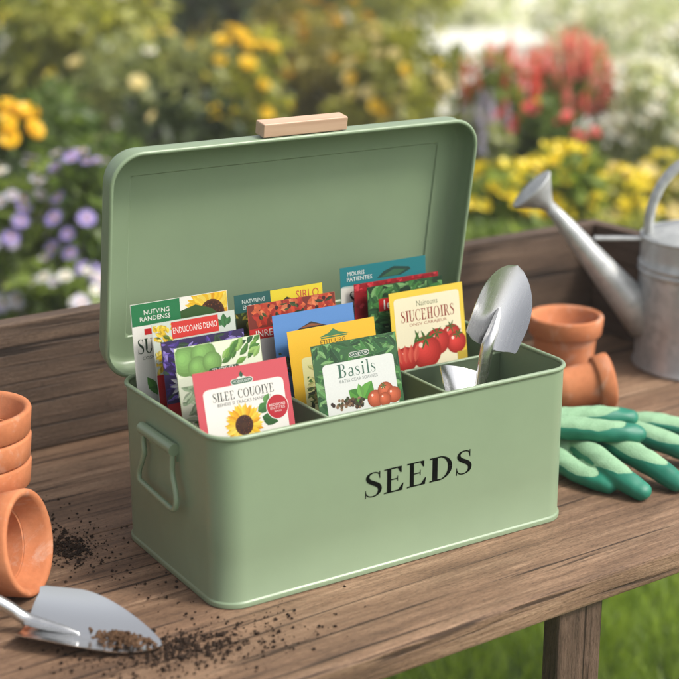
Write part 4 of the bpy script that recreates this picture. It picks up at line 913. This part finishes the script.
for i, (x, y, D, rad, lc, lab) in enumerate((
    (20, 20, 6.4, (.55, .4, .45), DK, 'dark evergreen bush at the far left of the garden'),
    (140, 10, 6.8, (.60, .4, .50), DK, 'dark evergreen bush behind the grey green shrub'),
    (270, 10, 6.6, (.55, .4, .50), DK, 'dark evergreen bush behind the golden shrub'),
    (120, 130, 5.3, (.60, .3, .40), DK, 'broad dark green bush low behind the lid corner'),
    (300, 130, 5.5, (.60, .3, .40), OL, 'broad olive bush low behind the wooden lid grip'),
    (372, -30, 8.2, (.42, .4, .40), YG, 'yellow green small tree behind the cream flowered shrub'),
    (440, 165, 5.0, (.36, .3, .22), YG, 'light green bush behind the right half of the lid'),
    (585, 185, 4.7, (.50, .3, .20), LT, 'light green bush behind the yellow and red flowers'),
    (470, 6, 11.5, (.42, .4, .34), PALE, 'small tree whitened to look hazy far behind the red flowers'),
    (600, 26, 9.6, (.40, .4, .28), PALE, 'small tree whitened to look hazy far above the white flowers'),
    (-170, 60, 4.6, (.50, .4, .50), MD, 'mid green bush beyond the left edge of the picture, nearest the bench'),
    (-330, 20, 6.2, (.70, .5, .60), DK, 'dark evergreen bush farthest out beyond the left edge of the picture'),
    (-170, -20, 7.4, (.70, .5, .60), YG, 'yellow green bush behind the others beyond the left edge of the picture'),
    (860, 90, 5.2, (.50, .4, .45), LT, 'light green bush beyond the right edge of the picture'),
    (1010, 50, 7.0, (.70, .5, .60), MD, 'mid green bush farthest out beyond the right edge of the picture'),
    (690, 40, 8.0, (.50, .5, .50), PALE, 'small tree whitened to look hazy at the far right edge'))):
    P_('small_tree' if 'tree' in lab else 'background_bush', lab, 'tree' if 'tree' in lab else 'bush', tr, x, y, D, rad, lc, 1200 if lc is PALE else 2600, .085 if D > 6 else .07, [(H['white'], 95, .05)] if lc is PALE else ([(H['cream'], 20, .022)] if lc is not DK else [(H['white'], 9, .020)]), clumps=34, trunk=True)  # white heads: painted haze on the PALE trees, leaf glints on the DK bushes

# ------------------------------------------------------------------ summer haze
g = G(); g.box((-61, -61, GZ - 1), (61, 61, 1.6)); hz = g.build('haze', [], smooth=False); tag(hz, 'thin pale summer haze filling the garden air', 'haze', kind='stuff')
m = bpy.data.materials.new('pale_haze'); m.use_nodes = True; t = m.node_tree; t.nodes.remove(t.nodes['Principled BSDF'])
v = t.nodes.new('ShaderNodeVolumePrincipled'); v.inputs['Color'].default_value = (.98, .97, .93, 1); v.inputs['Density'].default_value = .006; v.inputs['Anisotropy'].default_value = .0
t.links.new(v.outputs[0], t.nodes['Material Output'].inputs['Volume']); hz.data.materials.append(m)
